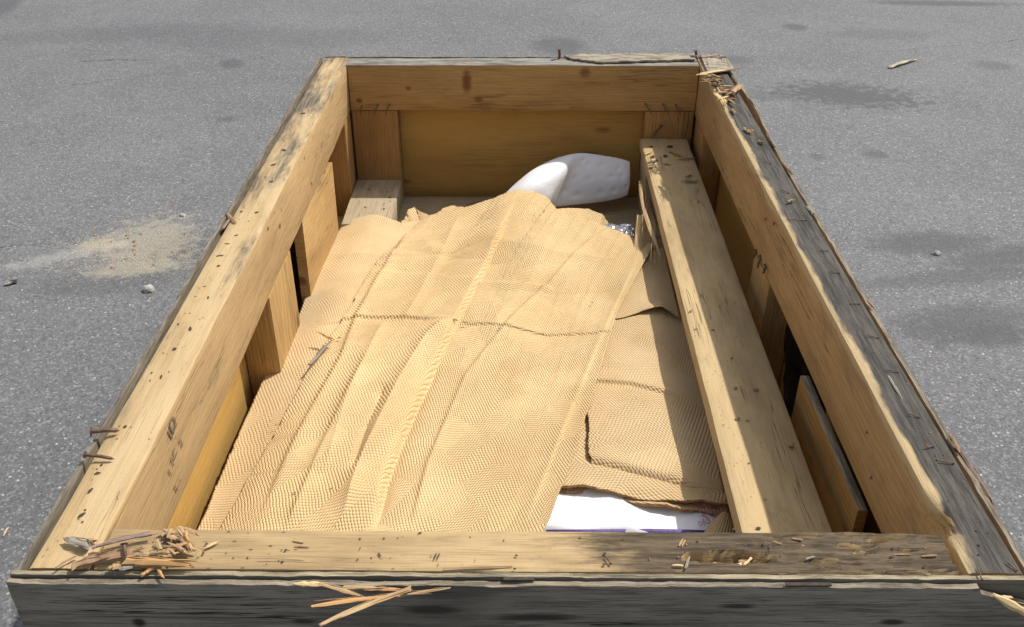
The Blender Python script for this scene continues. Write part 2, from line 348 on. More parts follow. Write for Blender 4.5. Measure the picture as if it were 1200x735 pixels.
# ------------------------------------------------------------------ asphalt
def asphalt_mat():
    k = NT('asphalt')
    geo = k.node('ShaderNodeNewGeometry'); P = geo.outputs['Position']
    big = k.noise(P, 0.9, 5, 0.6); mid = k.noise(P, 5.0, 4, 0.6); fine = k.noise(P, 160.0, 4, 0.75)
    col = k.mix(k.ramp(big, 0.35, 0.68), (0.120, 0.121, 0.125), (0.150, 0.151, 0.154))
    col = k.mix(k.ramp(mid, 0.45, 0.75, 0, 0.5), col, (0.108, 0.108, 0.110))
    v1 = k.vor(P, 150.0); c1 = k.node('ShaderNodeSeparateColor'); k.put(c1.inputs[0], v1.outputs['Color'])
    agg = k.math('SUBTRACT', c1.outputs[0], 0.5)
    col = k.mix(k.ramp(c1.outputs[0], 0.60, 1.0, 0, 0.5), col, (0.30, 0.30, 0.305))
    col = k.mix(k.ramp(c1.outputs[1], 0.5, 1.0, 0, 0.55), col, (0.06, 0.06, 0.063))
    v2 = k.vor(P, 76.0); c2 = k.node('ShaderNodeSeparateColor'); k.put(c2.inputs[0], v2.outputs['Color'])
    sp = k.math('MULTIPLY', k.math('GREATER_THAN', c2.outputs[0], 0.84), k.ramp(v2.outputs['Distance'], 0.34, 0.16))
    col = k.mix(k.math('MULTIPLY', sp, c2.outputs[1]), col, (0.46, 0.46, 0.46))
    # oil stains and damp patches, each with a shape of its own: centre, radii, strength
    def blob(c, rx, ry, amt, mott, tint, rot=0.0, mn_sc=20):
        nonlocal col
        n = k.node('ShaderNodeMapping'); n.vector_type = 'TEXTURE'
        k.put(n.inputs[0], P); n.inputs['Location'].default_value = (c[0], c[1], 0); n.inputs['Rotation'].default_value = (0, 0, rot); n.inputs['Scale'].default_value = (rx, ry, 1)
        sx = k.node('ShaderNodeSeparateXYZ'); k.put(sx.inputs[0], n.outputs[0])
        d = k.math('SQRT', k.math('ADD', k.math('POWER', sx.outputs[0], 2), k.math('POWER', sx.outputs[1], 2)))
        d = k.math('ADD', d, k.math('MULTIPLY', k.math('SUBTRACT', k.noise(P, mn_sc, 5, 0.65), 0.5), mott))
        col = k.mix(k.ramp(d, 1.15, 0.45, 0, min(1, amt * 1.05)), col, tint)
    DK = (0.068, 0.069, 0.073)
    for (u, v, rx, ry, amt, mott, rot) in [
        (995, 112, 0.42, 0.22, 0.80, 3.4, -0.25), (905, 112, 0.20, 0.10, 0.4, 1.6, 0), (655, 54, 0.20, 0.22, 0.6, 1.0, 0.3), (272, 75, 0.09, 0.11, 0.6, 0.8, 0.2),
        (932, 32, 0.09, 0.10, 0.7, 0.7, 0), (1105, 4, 0.60, 0.09, 0.75, 0.8, -0.05), (1165, 77, 0.13, 0.10, 0.5, 0.6, 0), (1025, 181, 0.07, 0.06, 0.6, 0.8, 0),
        (958, 184, 0.05, 0.05, 0.5, 0.8, 0), (1090, 285, 0.28, 0.11, 0.65, 1.3, 0.1), (1190, 300, 0.35, 0.09, 0.65, 1.3, 0.25), (1120, 325, 0.45, 0.06, 0.5, 1.3, 0.15),
        (1130, 380, 0.32, 0.14, 0.62, 1.6, 0.2), (1165, 395, 0.12, 0.08, 0.5, 1.4, 0.2), (865, 70, 0.10, 0.10, 0.5, 1, 0), (235, 290, 0.25, 0.15, 0.45, 1.4, 0.2), (120, 330, 0.3, 0.12, 0.4, 1.5, 0.2),
        (5, 5, 0.12, 0.5, 0.6, 1, 0.2), (320, 45, 1.0, 0.25, 0.25, 2, 0.1), (265, 140, 0.06, 0.05, 0.5, 1, 0), (1030, 40, 0.4, 0.15, 0.35, 1.6, 0), (120, 40, 1.0, .2, .3, 2, .2)]:
        blob(at(u, v, -GZ), rx, ry, amt, mott, DK, rot)
    # sand and dust
    SA = (0.40, 0.365, 0.285)
    blob(at(175, 283, -GZ), 0.20, 0.22, 0.38, 3.0, SA, 0.3, 22)
    blob(at(118, 287, -GZ), 0.10, 0.06, 0.45, 2.4, SA, 0.2, 22)
    blob(at(160, 315, -GZ), 0.22, 0.06, 0.4, 2.4, SA, 0.2, 30)
    blob(at(75, 300, -GZ), 0.25, 0.05, 0.35, 2.4, (0.36, 0.35, 0.33), 0.5, 26)
    # hairline cracks
    def crack(pts, wd, amt):
        nonlocal col
        sx = k.node('ShaderNodeSeparateXYZ'); k.put(sx.inputs[0], k.vmath('ADD', P, k.vmath('MULTIPLY', k.vmath('SUBTRACT', k.node('ShaderNodeTexNoise').outputs['Color'], (.5, .5, .5)), (0, 0, 0))))
        a, b = at(*pts[0], -GZ), at(*pts[1], -GZ); d = b - a; L = math.hypot(d[0], d[1]); d = d / L
        rx_ = k.math('SUBTRACT', sx.outputs[0], float(a[0])); ry_ = k.math('SUBTRACT', sx.outputs[1], float(a[1]))
        t = k.math('ADD', k.math('MULTIPLY', rx_, float(d[0])), k.math('MULTIPLY', ry_, float(d[1])))
        q = k.math('ADD', k.math('MULTIPLY', rx_, float(-d[1])), k.math('MULTIPLY', ry_, float(d[0])))
        q = k.math('ABSOLUTE', k.math('ADD', q, k.math('MULTIPLY', k.math('SUBTRACT', k.noise(P, 5.0, 6, 0.7), 0.5), 0.16)))
        m = k.math('MULTIPLY', k.ramp(q, wd, wd * 0.3), k.math('MULTIPLY', k.math('GREATER_THAN', t, 0.0), k.math('LESS_THAN', t, float(L))))
        m = k.math('MULTIPLY', m, k.ramp(k.noise(P, 3.0, 2), 0.4, 0.55))
        col = k.mix(k.math('MULTIPLY', m, amt), col, (0.03, 0.03, 0.03))
    crack(((95, 72), (385, 64)), 0.010, 0.8); crack(((1020, 62), (1210, 46)), 0.008, 0.5); crack(((0, 290), (60, 285)), 0.006, 0.7); crack(((85, 100), (200, 85)), 0.008, .6)
    h = k.math('ADD', k.math('MULTIPLY', k.vor(P, 130.0).outputs['Distance'], -0.6), fine)
    return k.out(col, k.ramp(fine, .3, .7, 0.72, 0.92), k.bump(h, 0.7, 0.0022), 0.35)
M_asphalt = asphalt_mat()
R0 = 260
gv, gf = [], []
me = mesh('asphalt', [(-R0, -R0, 0), (R0, -R0, 0), (R0, R0, 0), (-R0, R0, 0)], [(0, 1, 2, 3)], False)
tag(link('asphalt_ground', me, M_asphalt), kind='structure')

# ------------------------------------------------------------------ boards
def board(L, wy, wz, seed=0, rad=0.006, seg=40, amp=0.0016, n=4, disp=None, nz=3):
    """a sawn board: length on local X, slightly uneven, with rounded arrises"""
    prof = []
    hy, hz = wy / 2, wz / 2
    cor = [(hy - rad, hz - rad, 0), (-hy + rad, hz - rad, 90), (-hy + rad, -hz + rad, 180), (hy - rad, -hz + rad, 270)]
    for i, (cy_, cz_, a0) in enumerate(cor):
        for a in (0, 45, 90):
            t = math.radians(a0 + a); prof.append((cy_ + rad * math.cos(t), cz_ + rad * math.sin(t)))
        ny = n if i in (0, 2) else nz
        ny_, nz_, b0 = cor[(i + 1) % 4]
        t0 = math.radians(a0 + 90)
        p = (cy_ + rad * math.cos(t0), cz_ + rad * math.sin(t0)); q = (ny_ + rad * math.cos(t0), nz_ + rad * math.sin(t0))
        for j in range(1, ny): prof.append((p[0] + (q[0] - p[0]) * j / ny, p[1] + (q[1] - p[1]) * j / ny))
    m = len(prof); V = []; Fc = []
    for i in range(seg + 1):
        x = -L / 2 + L * i / seg
        for (y, z) in prof:
            q = (x * 3 + seed * 7.3, y * 14 + seed, z * 14)
            dx = amp * 1.2 * fbm((y * 40 + seed, z * 40, i * 0.0 + seed)) if i in (0, seg) else 0
            v = [x + dx, y + amp * fbm(q), z + amp * fbm((q[0] + 50, q[1], q[2]))]
            if disp: v = disp(v)
            V.append(v)
    for i in range(seg):
        for j in range(m):
            Fc.append((i * m + j, i * m + (j + 1) % m, (i + 1) * m + (j + 1) % m, (i + 1) * m + j))
    Fc.append(tuple(reversed([j for j in range(m)]))); Fc.append(tuple(seg * m + j for j in range(m)))
    Fc = [tuple(reversed(f)) for f in Fc]
    me = mesh('board', V, Fc)
    return me
Q90 = RZ(math.pi / 2)                      # local X -> world Y, local Y -> world -X
crate = link('wooden_crate', None, None, None, T(0, 2.09, 0))
tag(crate, 'large open wooden crate with heavy timber rim standing on asphalt', 'crate')
def cpart(name, me, mat, x, y, z, rot=None, parent=None):
    return link(name, me, mat, parent or crate, T(x, y, z + GZ) @ (rot if rot is not None else Matrix.Identity(4)))

# rim
def d_left(v):
    return v
rail_l = cpart('rim_rail', board(2.355, 0.088, 0.170, 1, 0.007, 80, 0.0022), M_left, -0.6385, 2.0925, -0.085, Q90)
rail_l['label'] = 'tan left rim rail with small dark marks'
def d_right(v):
    x, y, z = v
    # rough worn inner arris and a broken-out notch near the front end
    if y > 0.02 and z > 0.06:
        e = 0.0010 * max(0, fbm((x * 7, 3.1, 0)) + 0.2) * ((y - 0.02) / 0.02) 
        v[2] -= e; v[1] -= e * 0.6
    t = (x + 1.072) / (0.026 + 0.008 * fbm((x * 40, y * 60, z * 50)))
    f = math.exp(-t * t) * min(1, max(0, (y - 0.006) / 0.034)) ** 2 * min(1, max(0, (z - 0.025) / 0.065)) ** 2
    v[1] -= 0.016 * f; v[2] -= 0.020 * f
    return v
rail_r = cpart('rim_rail', board(2.355, 0.080, 0.185, 2, 0.008, 130, 0.0009, n=6, disp=d_right), M_right, 0.666, 2.0925, -0.0925, Q90)
rail_r['label'] = 'grey weathered right rim rail with pale worn inner edge'
def d_front(v):
    x, y, z = v
    if z > 0.07:
        # rotten hollow in the top near the right end, then rough pitted wood
        a = ((x - 0.285) / 0.055) ** 2 + ((y + 0.010) / 0.0095) ** 2
        a += 0.9 * fbm((x * 45, y * 70, 1), 4)
        if a < 1.3: v[2] -= 0.020 * min(1, (1.3 - a) * 1.6)
        r = min(1, max(0, (x - 0.29) / 0.08))
        v[2] += r * 0.0042 * fbm((x * 16, y * 150, 4), 4) - r * 0.006 * max(0, fbm((x * 11, y * 60, 9), 3) - .12) * 3
        if y < -0.02: v[2] -= 0.002 * max(0, fbm((x * 9, 2, 2)))
    return v
rail_f = cpart('rim_rail', board(1.208, 0.078, 0.165, 3, 0.005, 240, 0.0015, n=16, disp=d_front), M_front, 0.012, 0.9535, -0.0835)
rail_f['label'] = 'front rim rail, tan at the left and rotten grey at the right end'
rail_b = cpart('rim_rail', board(1.214, 0.080, 0.165, 4, 0.005, 40, 0.0016), M_back, 0.0155, 3.230, -0.0825)
rail_b['label'] = 'orange brown back rim rail with a dark knot'

# outer plywood skin
def sheet(L, H, th, seed, wob=0.006, bulge=None, seg=120, edge=0.003, topfn=None):
    """thin board on edge: local X length, local Y thickness, top edge at local z = H/2, uneven"""
    V, Fc = [], []
    zs = [H / 2, H / 2 - 0.012, H / 2 - 0.04, H / 2 - 0.12, 0, -H / 2]
    for i in range(seg + 1):
        x = -L / 2 + L * i / seg
        top = edge * (fbm((x * 13 + seed, 0, seed)) + 0.6 * fbm((x * 60, seed, 3)))
        if topfn: top += topfn(x)
        th_ = th * (1 + 0.25 * fbm((x * 9, seed * 2, 7)))
        off = wob * fbm((x * 1.6 + seed, 5, 1), 2)
        loop = []
        for s_ in (1, -1):
            zz = zs if s_ == 1 else zs[::-1]
            for z in zz:
                k_ = max(0, 1 - (H / 2 - z) / 0.3) ** 2
                o_ = off * k_ + (bulge(x) * k_ if bulge else 0)
                zt = z + (top if z > H / 2 - 0.05 else 0)
                t_ = th_ / 2 * (0.75 if z == H / 2 else 1)
                loop.append((x, o_ + s_ * t_, zt))
        V += loop
    m = len(zs) * 2
    for i in range(seg):
        for j in range(m):
            Fc.append((i * m + j, i * m + (j + 1) % m, (i + 1) * m + (j + 1) % m, (i + 1) * m + j))
    Fc.append(tuple(reversed(range(m)))); Fc.append(tuple(seg * m + j for j in range(m)))
    me = mesh('sheet', V, Fc, True, 30)
    bm = bmesh.new(); bm.from_mesh(me); bmesh.ops.recalc_face_normals(bm, faces=bm.faces); bm.to_mesh(me); bm.free()
    return me
HS = 0.645
sl = cpart('side_panel', sheet(2.37, HS, 0.009, 11, 0.004, lambda x: 0.005 + 0.003 * math.sin(x * 2.1 + 1)), M_sheet, -0.6935, 2.095, -HS / 2 - 0.002, Q90)
sl['label'] = 'left plywood side panel with weathered grey top edge'
sr = cpart('side_panel', sheet(2.37, HS, 0.012, 12, 0.003, lambda x: -0.016 * math.exp(-((x - 0.72) / 0.24) ** 2) - 0.001), M_sheet, 0.716, 2.095, -HS / 2 - 0.006, Q90)
sr['label'] = 'right plywood side panel split away from the rail near the back'
sb = cpart('end_panel', sheet(1.385, HS, 0.009, 13, 0.002), M_sheet, 0.011, 3.2795, -HS / 2 + 0.001)
sb['label'] = 'back plywood panel behind the back rail'
fi = cpart('end_panel', sheet(1.425, HS, 0.010, 14, 0.0012, None, 160, 0.0022), M_front_in, 0.009, 0.9085, -HS / 2 - 0.002)
fi['label'] = 'inner front panel with pale plywood edge'
fo = cpart('end_panel', sheet(1.425, HS, 0.0115, 15, 0.0012, None, 260, 0.0022, lambda x: 0 if x < 0.626 else -0.010 - (x - 0.626) * 0.30), M_front_out, 0.009, 0.8958, -HS / 2 - 0.005)
fo['label'] = 'dark grey weathered outer front panel'
# plywood linings seen below the rails
def slab(name, sx, sy, sz, x, y, z, mat, rot=None, label=None, rad=0.002, seed=0, parent=None):
    o = cpart(name, board(sx, sy, sz, seed, rad, 12, 0.0008, 2, None, 2), mat, x, y, z, rot, parent)
    if label: o['label'] = label
    return o
slab('lining_panel', 2.27, 0.004, 0.36, -0.6845, 2.09, -0.355, M_ply, Q90, 'yellow plywood lining of the left side', 0.001, 21)
slab('lining_panel', 2.27, 0.004, 0.36, 0.7065, 2.09, -0.37, M_ply, Q90, 'shaded plywood lining of the right side', 0.001, 22)
slab('lining_panel', 1.37, 0.004, 0.37, 0.01, 3.2725, -0.355, M_ply, None, 'brown plywood lining of the back end', 0.001, 23)
for i in range(7):
    slab('floor_board', 1.39, 0.325, 0.022, 0.01, 1.085 + 0.333 * i, -0.533, M_floor, None, None, 0.003, 31 + i)
slab('skid', 1.40, 0.09, 0.11, 0.01, 1.05, -0.6, M_block, None, None, 0.005, 41)
slab('skid', 1.40, 0.09, 0.11, 0.01, 3.1, -0.6, M_block, None, None, 0.005, 42)
slab('skid', 1.40, 0.09, 0.11, 0.01, 2.08, -0.6, M_block, None, None, 0.005, 43)
# posts and boards inside
RYV = RY(math.pi / 2)                                  # local X -> down
def post(x0, x1, y0, y1, z0, z1, mat, label, seed, name='post'):
    me = board(z1 - z0, abs(y1 - y0), abs(x1 - x0), seed, 0.003, 20, 0.001, 3, None, 3)
    o = cpart(name, me, mat, (x0 + x1) / 2, (y0 + y1) / 2, (z0 + z1) / 2, RYV)
    o['label'] = label; return o
post(-0.592, -0.430, 3.1935, 3.268, -0.52, -0.1665, M_post, 'back left corner post under the back rail', 51)
post(0.452, 0.622, 3.1935, 3.268, -0.52, -0.1665, M_post, 'back right corner post under the back rail', 52)
post(-0.680, -0.597, 3.075, 3.188, -0.52, -0.172, M_post, 'narrow left side post in the back corner', 53)
post(-0.680, -0.5965, 1.925, 2.165, -0.52, -0.172, M_cleat, 'wide pale left side post', 54)
post(0.629, 0.702, 2.03, 2.20, -0.52, -0.187, M_cleat, 'right side post with bent nails', 55)
post(0.629, 0.702, 3.03, 3.188, -0.52, -0.187, M_post, 'right side post in the back corner', 56)
post(-0.680, -0.5965, 0.92, 1.05, -0.52, -0.172, M_post, 'left side post in the front corner', 57)
post(0.629, 0.702, 0.92, 1.05, -0.52, -0.187, M_post, 'right side post in the front corner', 58)
o = slab('side_board', 0.475, 0.028, 0.30, -0.613, 2.567, -0.335, M_cleat, Q90 @ RY(math.radians(3.6)), 'orange tan board on edge against the left side', 0.002, 61)
o = slab('side_board', 0.415, 0.019, 0.26, 0.631, 1.468, -0.345, M_cleat_r, Q90 @ RY(math.radians(-0.2)), 'orange board with grey top edge against the right side', 0.002, 62)
o = slab('floor_block', 0.36, 0.165, 0.088, -0.5125, 3.01, -0.474, M_block, Q90, 'pale block with nail holes in the back left corner', 0.004, 63)
slab('floor_block', 0.15, 0.165, 0.085, 0.527, 3.1, -0.478, M_block, Q90, 'block under the back end of the long plank', 0.004, 64)
slab('floor_block', 0.15, 0.165, 0.124, 0.527, 3.1, -0.3715, M_block, Q90, 'upper block under the back end of the long plank', 0.004, 65)
slab('floor_block', 0.15, 0.165, 0.085, 0.515, 1.13, -0.478, M_block, Q90, 'block under the front end of the long plank', 0.004, 66)
slab('floor_block', 0.15, 0.165, 0.124, 0.515, 1.13, -0.3715, M_block, Q90, 'upper block under the front end of the long plank', 0.004, 67)

# ------------------------------------------------------------------ chips, splinters, nails
def splinter_mesh(L, w_, t_, seed, bend=0.06, taper=0.35, n=7, sides=5):
    rnd = random.Random(seed)
    V, Fc = [], []
    ph = rnd.random() * 6
    e0, e1 = rnd.uniform(0.45, 1.0), rnd.uniform(0.3, 1.0)
    jit = [rnd.uniform(0.75, 1.2) for _ in range(sides)]
    kink = rnd.uniform(-1, 1)
    for i in range(n + 1):
        f = i / n; x = -L / 2 + L * f
        sc = rnd.uniform(0.72, 1.12)
        if f < taper: sc *= e0 + (1 - e0) * f / taper
        if 1 - f < taper: sc *= e1 + (1 - e1) * (1 - f) / taper
        cy_ = bend * L * (math.sin(f * math.pi + ph) * 0.4 + kink * abs(f - .4) * .6); cz_ = bend * L * math.sin(f * math.pi) * 0.35
        for j in range(sides):
            a = 2 * math.pi * j / sides + 0.4
            jj = jit[j] * (1 + rnd.uniform(-0.1, 0.1))
            xx = x + (rnd.uniform(-0.10, 0.10) * min(L, w_ * 4) if i in (0, n) else 0)
            V.append((xx, cy_ + w_ / 2 * sc * jj * math.cos(a), cz_ + t_ / 2 * sc * jj * math.sin(a)))
    for i in range(n):
        for j in range(sides):
            Fc.append((i * sides + j, i * sides + (j + 1) % sides, (i + 1) * sides + (j + 1) % sides, (i + 1) * sides + j))
    Fc.append(tuple(range(sides))); Fc.append(tuple(n * sides + j for j in reversed(range(sides))))
    if w_ > 0.0065:                              # loose fibres torn along the sides and ends
        for f_ in range(rnd.randint(3, 5)):
            l2 = L * rnd.uniform(.25, .65); x0 = rnd.uniform(-.55, .5) * L - l2 / 2 * 0; y0 = rnd.uniform(-.55, .55) * w_; ww = w_ * rnd.uniform(.08, .18); sk = rnd.uniform(-.14, .14)
            x0 = max(-L * .62, min(L * .62 - l2, x0)); b = len(V); z0 = rnd.uniform(.15, .5) * t_
            for i in range(4):
                g = i / 3; wid = ww * (1 - .75 * abs(2 * g - 1))
                for j in range(3):
                    a = 2.1 * j; V.append((x0 + l2 * g, y0 + sk * l2 * (g - .5) + wid * math.cos(a), z0 + .2 * t_ * math.sin(g * 3) + wid * math.sin(a)))
            for i in range(3):
                for j in range(3): Fc.append((b + i * 3 + j, b + i * 3 + (j + 1) % 3, b + i * 3 + 3 + (j + 1) % 3, b + i * 3 + 3 + j))
            Fc.append((b, b + 1, b + 2)); Fc.append((b + 11, b + 10, b + 9))
    Fc = [tuple(reversed(f)) for f in Fc]
    return mesh('splinter', V, Fc, False)
def along(p, q):
    p, q = Vector(p), Vector(q); d = (q - p)
    x = d.normalized(); z = Vector((0, 0, 1)); y = z.cross(x)
    if y.length < 1e-4: y = Vector((0, 1, 0))
    y.normalize(); z = x.cross(y)
    M = Matrix((x, y, z)).transposed().to_4x4(); M.translation = (p + q) / 2
    return M, d.length
_sd = [100]
def splinter(p, q, w_, mat, label=None, t_=None, parent=None, cat='wood splinter', group=None, name='wood_splinter', bend=0.06, taper=0.35):
    _sd[0] += 1
    M, L = along(p, q)
    o = link(name, splinter_mesh(L, w_, t_ or w_ * 0.55, _sd[0], bend, taper), M_chip[mat] if isinstance(mat, int) else mat, parent, M)
    if parent is None: tag(o, label, cat, group)
    elif label: o['label'] = label
    return o
COLN = ['tan', 'brown', 'orange', 'dark purplish', 'pale straw coloured', 'grey']
def flat(u0, v0, u1, v1, z, z2=None): return at(u0, v0, z), at(u1, v1, z if z2 is None else z2)

# front-left pile on the rim
FG = 'wood splinters heaped on the front left corner of the rim'
rows = [((76, 631, 103, 640), .014, GREYC, 'dark grey broken stub at the left end of the splinter heap', .008, .35),
        ((101, 635, 113, 633), .009, ORANGE, 'small orange chip touching the dark grey stub', .006, .3),
        ((110, 641, 178, 626), .0085, MAUVE, 'long straight purplish splinter topmost in the heap on the front left corner', .010, .2),
        ((83, 664, 128, 650), .017, BROWN, 'thick brown splinter slanting at the left foot of the heap', .008, .3),
        ((122, 653, 166, 646), .014, BROWN, 'brown splinter lying end to end with the thick slanting one', .009, .3),
        ((148, 656, 221, 663), .016, ORANGE, 'thick bright orange splinter lying along the front panel edge', .009, .22),
        ((158, 650, 193, 655), .007, TAN, 'thin tan splinter just behind the thick orange one', .012, .3),
        ((65, 666, 90, 651), .004, BROWN, 'hair thin splinter sticking out leftward from the heap', .006, .4),
        ((209, 617, 225, 643), .011, TAN, 'short tan stick leaning crosswise at the right end of the heap', .014, .25),
        ((204, 640, 230, 645), .008, TAN, 'tan chip at the foot of the crosswise stick', .008, .3),
        ((127, 666, 140, 663), .012, TAN, 'squat tan crumb in front of the brown splinters', .006, .4),
        ((140, 667, 157, 664), .008, GREYC, 'grey crumb beside the left end of the thick orange splinter', .005, .35),
        ((166, 674, 180, 666), .0075, ORANGE, 'short orange chip resting on the front panel edge', .004, .3),
        ((184, 667, 192, 677), .006, ORANGE, 'orange sliver hanging over the front panel edge', .004, .3),
        ((240, 642, 256, 635), .006, PALE, 'pale sliver alone on the front rail right of the heap', .003, .4)]
for (px, wd, mt, lab, dz, tp) in rows:
    p, q = flat(*px, dz); splinter(p, q, wd, mt, lab, min(wd * 0.6, .009), group=FG, taper=tp)
rnd = random.Random(5)
for i in range(30):
    u, v = rnd.uniform(182, 226), rnd.uniform(621, 648)
    a = rnd.uniform(0, math.pi); l = rnd.uniform(5, 12)
    z = rnd.uniform(0.004, 0.02)
    p, q = flat(u - l * math.cos(a), v - l * .6 * math.sin(a), u + l * math.cos(a), v + l * .6 * math.sin(a), z + rnd.uniform(-.003, .003), z + rnd.uniform(-.003, .003))
    mt = rnd.choice([TAN, BROWN, TAN, ORANGE, MAUVE])
    splinter(p, q, rnd.uniform(.0035, .009), mt, 'small %s crumb, %s half of the heap on the front left rim' % (COLN[mt], 'left' if u < 204 else 'right'), group='crumbs of the loose heap on the front left rim', name='wood_crumb', bend=.12)
# back-right pile
BG = 'straw coloured chips on the back right corner of the rim'
for (px, wd, mt, lab, dz) in [
        ((819, 88, 862, 81.5), .020, PALE, 'broad pale straw coloured splinter across the back right corner', .008),
        ((814, 65.8, 846, 60.5), .009, MAUVE, 'dark thin twig sticking up behind the back right corner', .02),
        ((832, 66, 850, 67.5), .008, MAUVE, 'dark short twig behind the back right corner', .012),
        ((858, 83, 868, 79), .008, MAUVE, 'dark tip lying beyond the broad pale splinter', .01),
        ((840, 110, 850, 124), .018, PALE, 'pale chip at the front end of the back right heap', .008),
        ((858, 108, 868, 100), .022, TAN, 'tan chip wedged by the split side panel', .012)]:
    p, q = flat(*px, dz); splinter(p, q, wd, mt, lab, min(wd * .4, .01), group=BG)
for i in range(46):
    f = rnd.random(); u = 832 + 24 * f + rnd.uniform(-8, 10); v = 93 + 24 * f + rnd.uniform(-7, 6); a = rnd.uniform(-0.6, 1.4); l = rnd.uniform(4, 9)
    p, q = flat(u - l * math.cos(a), v - l * .5 * math.sin(a), u + l * math.cos(a), v + l * .5 * math.sin(a), rnd.uniform(.003, .014), rnd.uniform(.003, .014))
    mt = rnd.choice([PALE, TAN, TAN, TAN, BROWN, MAUVE])
    splinter(p, q, rnd.uniform(.004, .011), mt, 'small %s chip, %s half of the heap on the back right rim' % (COLN[mt], 'rear' if v < 105 else 'front'), .006, group='small chips of the back right heap', name='wood_crumb')
for (px, wd, mt, lab) in [((857, 128, 861, 133), .010, TAN, 'lone chip on the right rail just in front of the back right heap'),
                          ((872, 150, 881, 156), .011, TAN, 'reddish tan chip bundle by the gap of the right side panel'),
                          ((876, 155, 883, 153), .008, ORANGE, 'small orange chip beside the tan bundle by the gap'),
                          ((889, 165, 896, 168), .010, TAN, 'tan chip lodged in the gap of the right side panel'),
                          ((922, 236.5, 931, 234.5), .008, TAN, 'pale curl of wood halfway up the grey right rail')]:
    p, q = flat(*px, .006); splinter(p, q, wd, mt, lab, .008, group='stray chips on the right rail')
# debris on the back end of the plank
PZ = -0.265
for (px, wd, mt, lab) in [((785, 177, 798, 183), .012, ORANGE, 'orange sliver on the back end of the long plank'), ((794, 187, 814, 185.5), .009, BROWN, 'brown sliver poking over the right edge of the plank'),
                          ((756, 181, 763, 178), .010, PALE, 'pale fleck at the left edge of the plank top'), ((760, 196, 766, 195), .010, PALE, 'pale flake alone below the others on the plank'),
                          ((762, 184, 768, 183), .010, BROWN, 'brown fleck between the pale fleck and the dark stain on the plank'), ((778, 191, 786, 192), .012, PALE, 'curled flake at the foot of the dark stain on the plank'),
                          ((799, 212, 817, 213), .012, GREYC, 'grey sliver crosswise on the right side of the plank'), ((803, 207, 810, 206), .01, BROWN, 'brown fleck behind the grey crosswise sliver')]:
    p, q = flat(*px, PZ + .005); splinter(p, q, wd, mt, lab, .005, group='flakes on the back end of the long plank')
# splinter leaning by the plank, stick on the paper
splinter(aty(750, 212, 2.93), aty(770, 300, 2.42), .013, TAN, 'long tan splinter leaning against the left side of the plank', .006, taper=.2)
splinter(at(363, 427, -.335), at(387, 400, -.335), .012, GREYC, 'short grey flat stick lying on the torn paper edge', .006, taper=.08, bend=.0)
splinter(at(371, 389, -.333), at(390, 399, -.333), .008, ORANGE, 'thin reddish curl above the grey stick on the paper', .005)
splinter(aty(545, 244, 3.04), aty(592, 231, 3.06), .016, MAUVE, 'dark brown stick beside the left end of the white padding', .01)
splinter(at(1044, 79, -GZ + .008), at(1074, 70, -GZ + .008), .038, simple_wood('chip_ashen', (0.46, 0.42, 0.31), (0.30, 0.26, 0.18)), 'pale flat wood chip lying alone on the asphalt', .014, taper=.45)
splinter(at(6, 333, -GZ + .006), at(20, 330, -GZ + .006), .02, GREYC, 'small dark grey chip on the asphalt at the far left', .01)
splinter(at(4, 628, -GZ + .004), at(10, 618, -GZ + .004), .006, PALE, 'thin straw on the asphalt near the front left corner of the crate', .004)
# torn splinters of the front panel and of the right panel edge: parts of the crate
def csplit(p, q, wd, mt, lab=None, t_=None, taper=.3, bend=.04): return splinter(p, q, wd, mt, lab, t_, crate, name='torn_splinter', bend=bend, taper=taper)
csplit(aty(376, 733, .80), aty(480, 688, .885), .009, TAN, None, .006, .15)
csplit(aty(366, 709, .845), aty(468, 698, .878), .008, ORANGE, None, .005, .2)
csplit(aty(455, 700, .878), aty(528, 690.5, .884), .007, TAN, None, .004, .4)
csplit(aty(345, 685, .885), aty(382, 685, .884), .008, PALE, None, .005, .3)
csplit(aty(376, 683.5, .882), aty(424, 699.5, .872), .008, TAN, None, .005, .25)
csplit(aty(400, 689, .885), aty(450, 690, .885), .008, TAN, None, .005)
csplit(aty(425, 691, .884), aty(478, 692, .884), .007, ORANGE, None, .005)
csplit(at(1167, 698, -.012), at(1215, 726, -.03), .012, PALE, 'peeled strip at the right end of the front panel', .01, .1)
csplit(at(1171, 700, -.015), at(1186, 700, -.015), .006, PALE, None, .004)
csplit(at(1120, 522, -.004), at(1165, 591, -.012), .007, BROWN, 'splinter split off the right panel edge', .008, .12)
csplit(at(1112, 508, 0), at(1124, 530, 0), .008, BROWN, None, .006)
csplit(at(899, 157, 0), at(908, 172, 0), .008, GREYC, None, .01)
csplit(at(917, 190, 0), at(927, 204, 0), .007, BROWN, None, .008)
csplit(at(946, 242, 0), at(952, 252, 0), .008, GREYC, None, .006)
csplit(at(1016, 352, 0), at(1025, 361, 0), .006, BROWN, None, .005)
csplit(at(266, 250, 0), at(276, 262, 0), .01, BROWN, None, .006)
csplit(at(262, 268, 0), at(270, 256, 0), .008, MAUVE, None, .006)
csplit(at(1040, 440, 0), at(1058, 468, 0), .006, GREYC, None, .006)

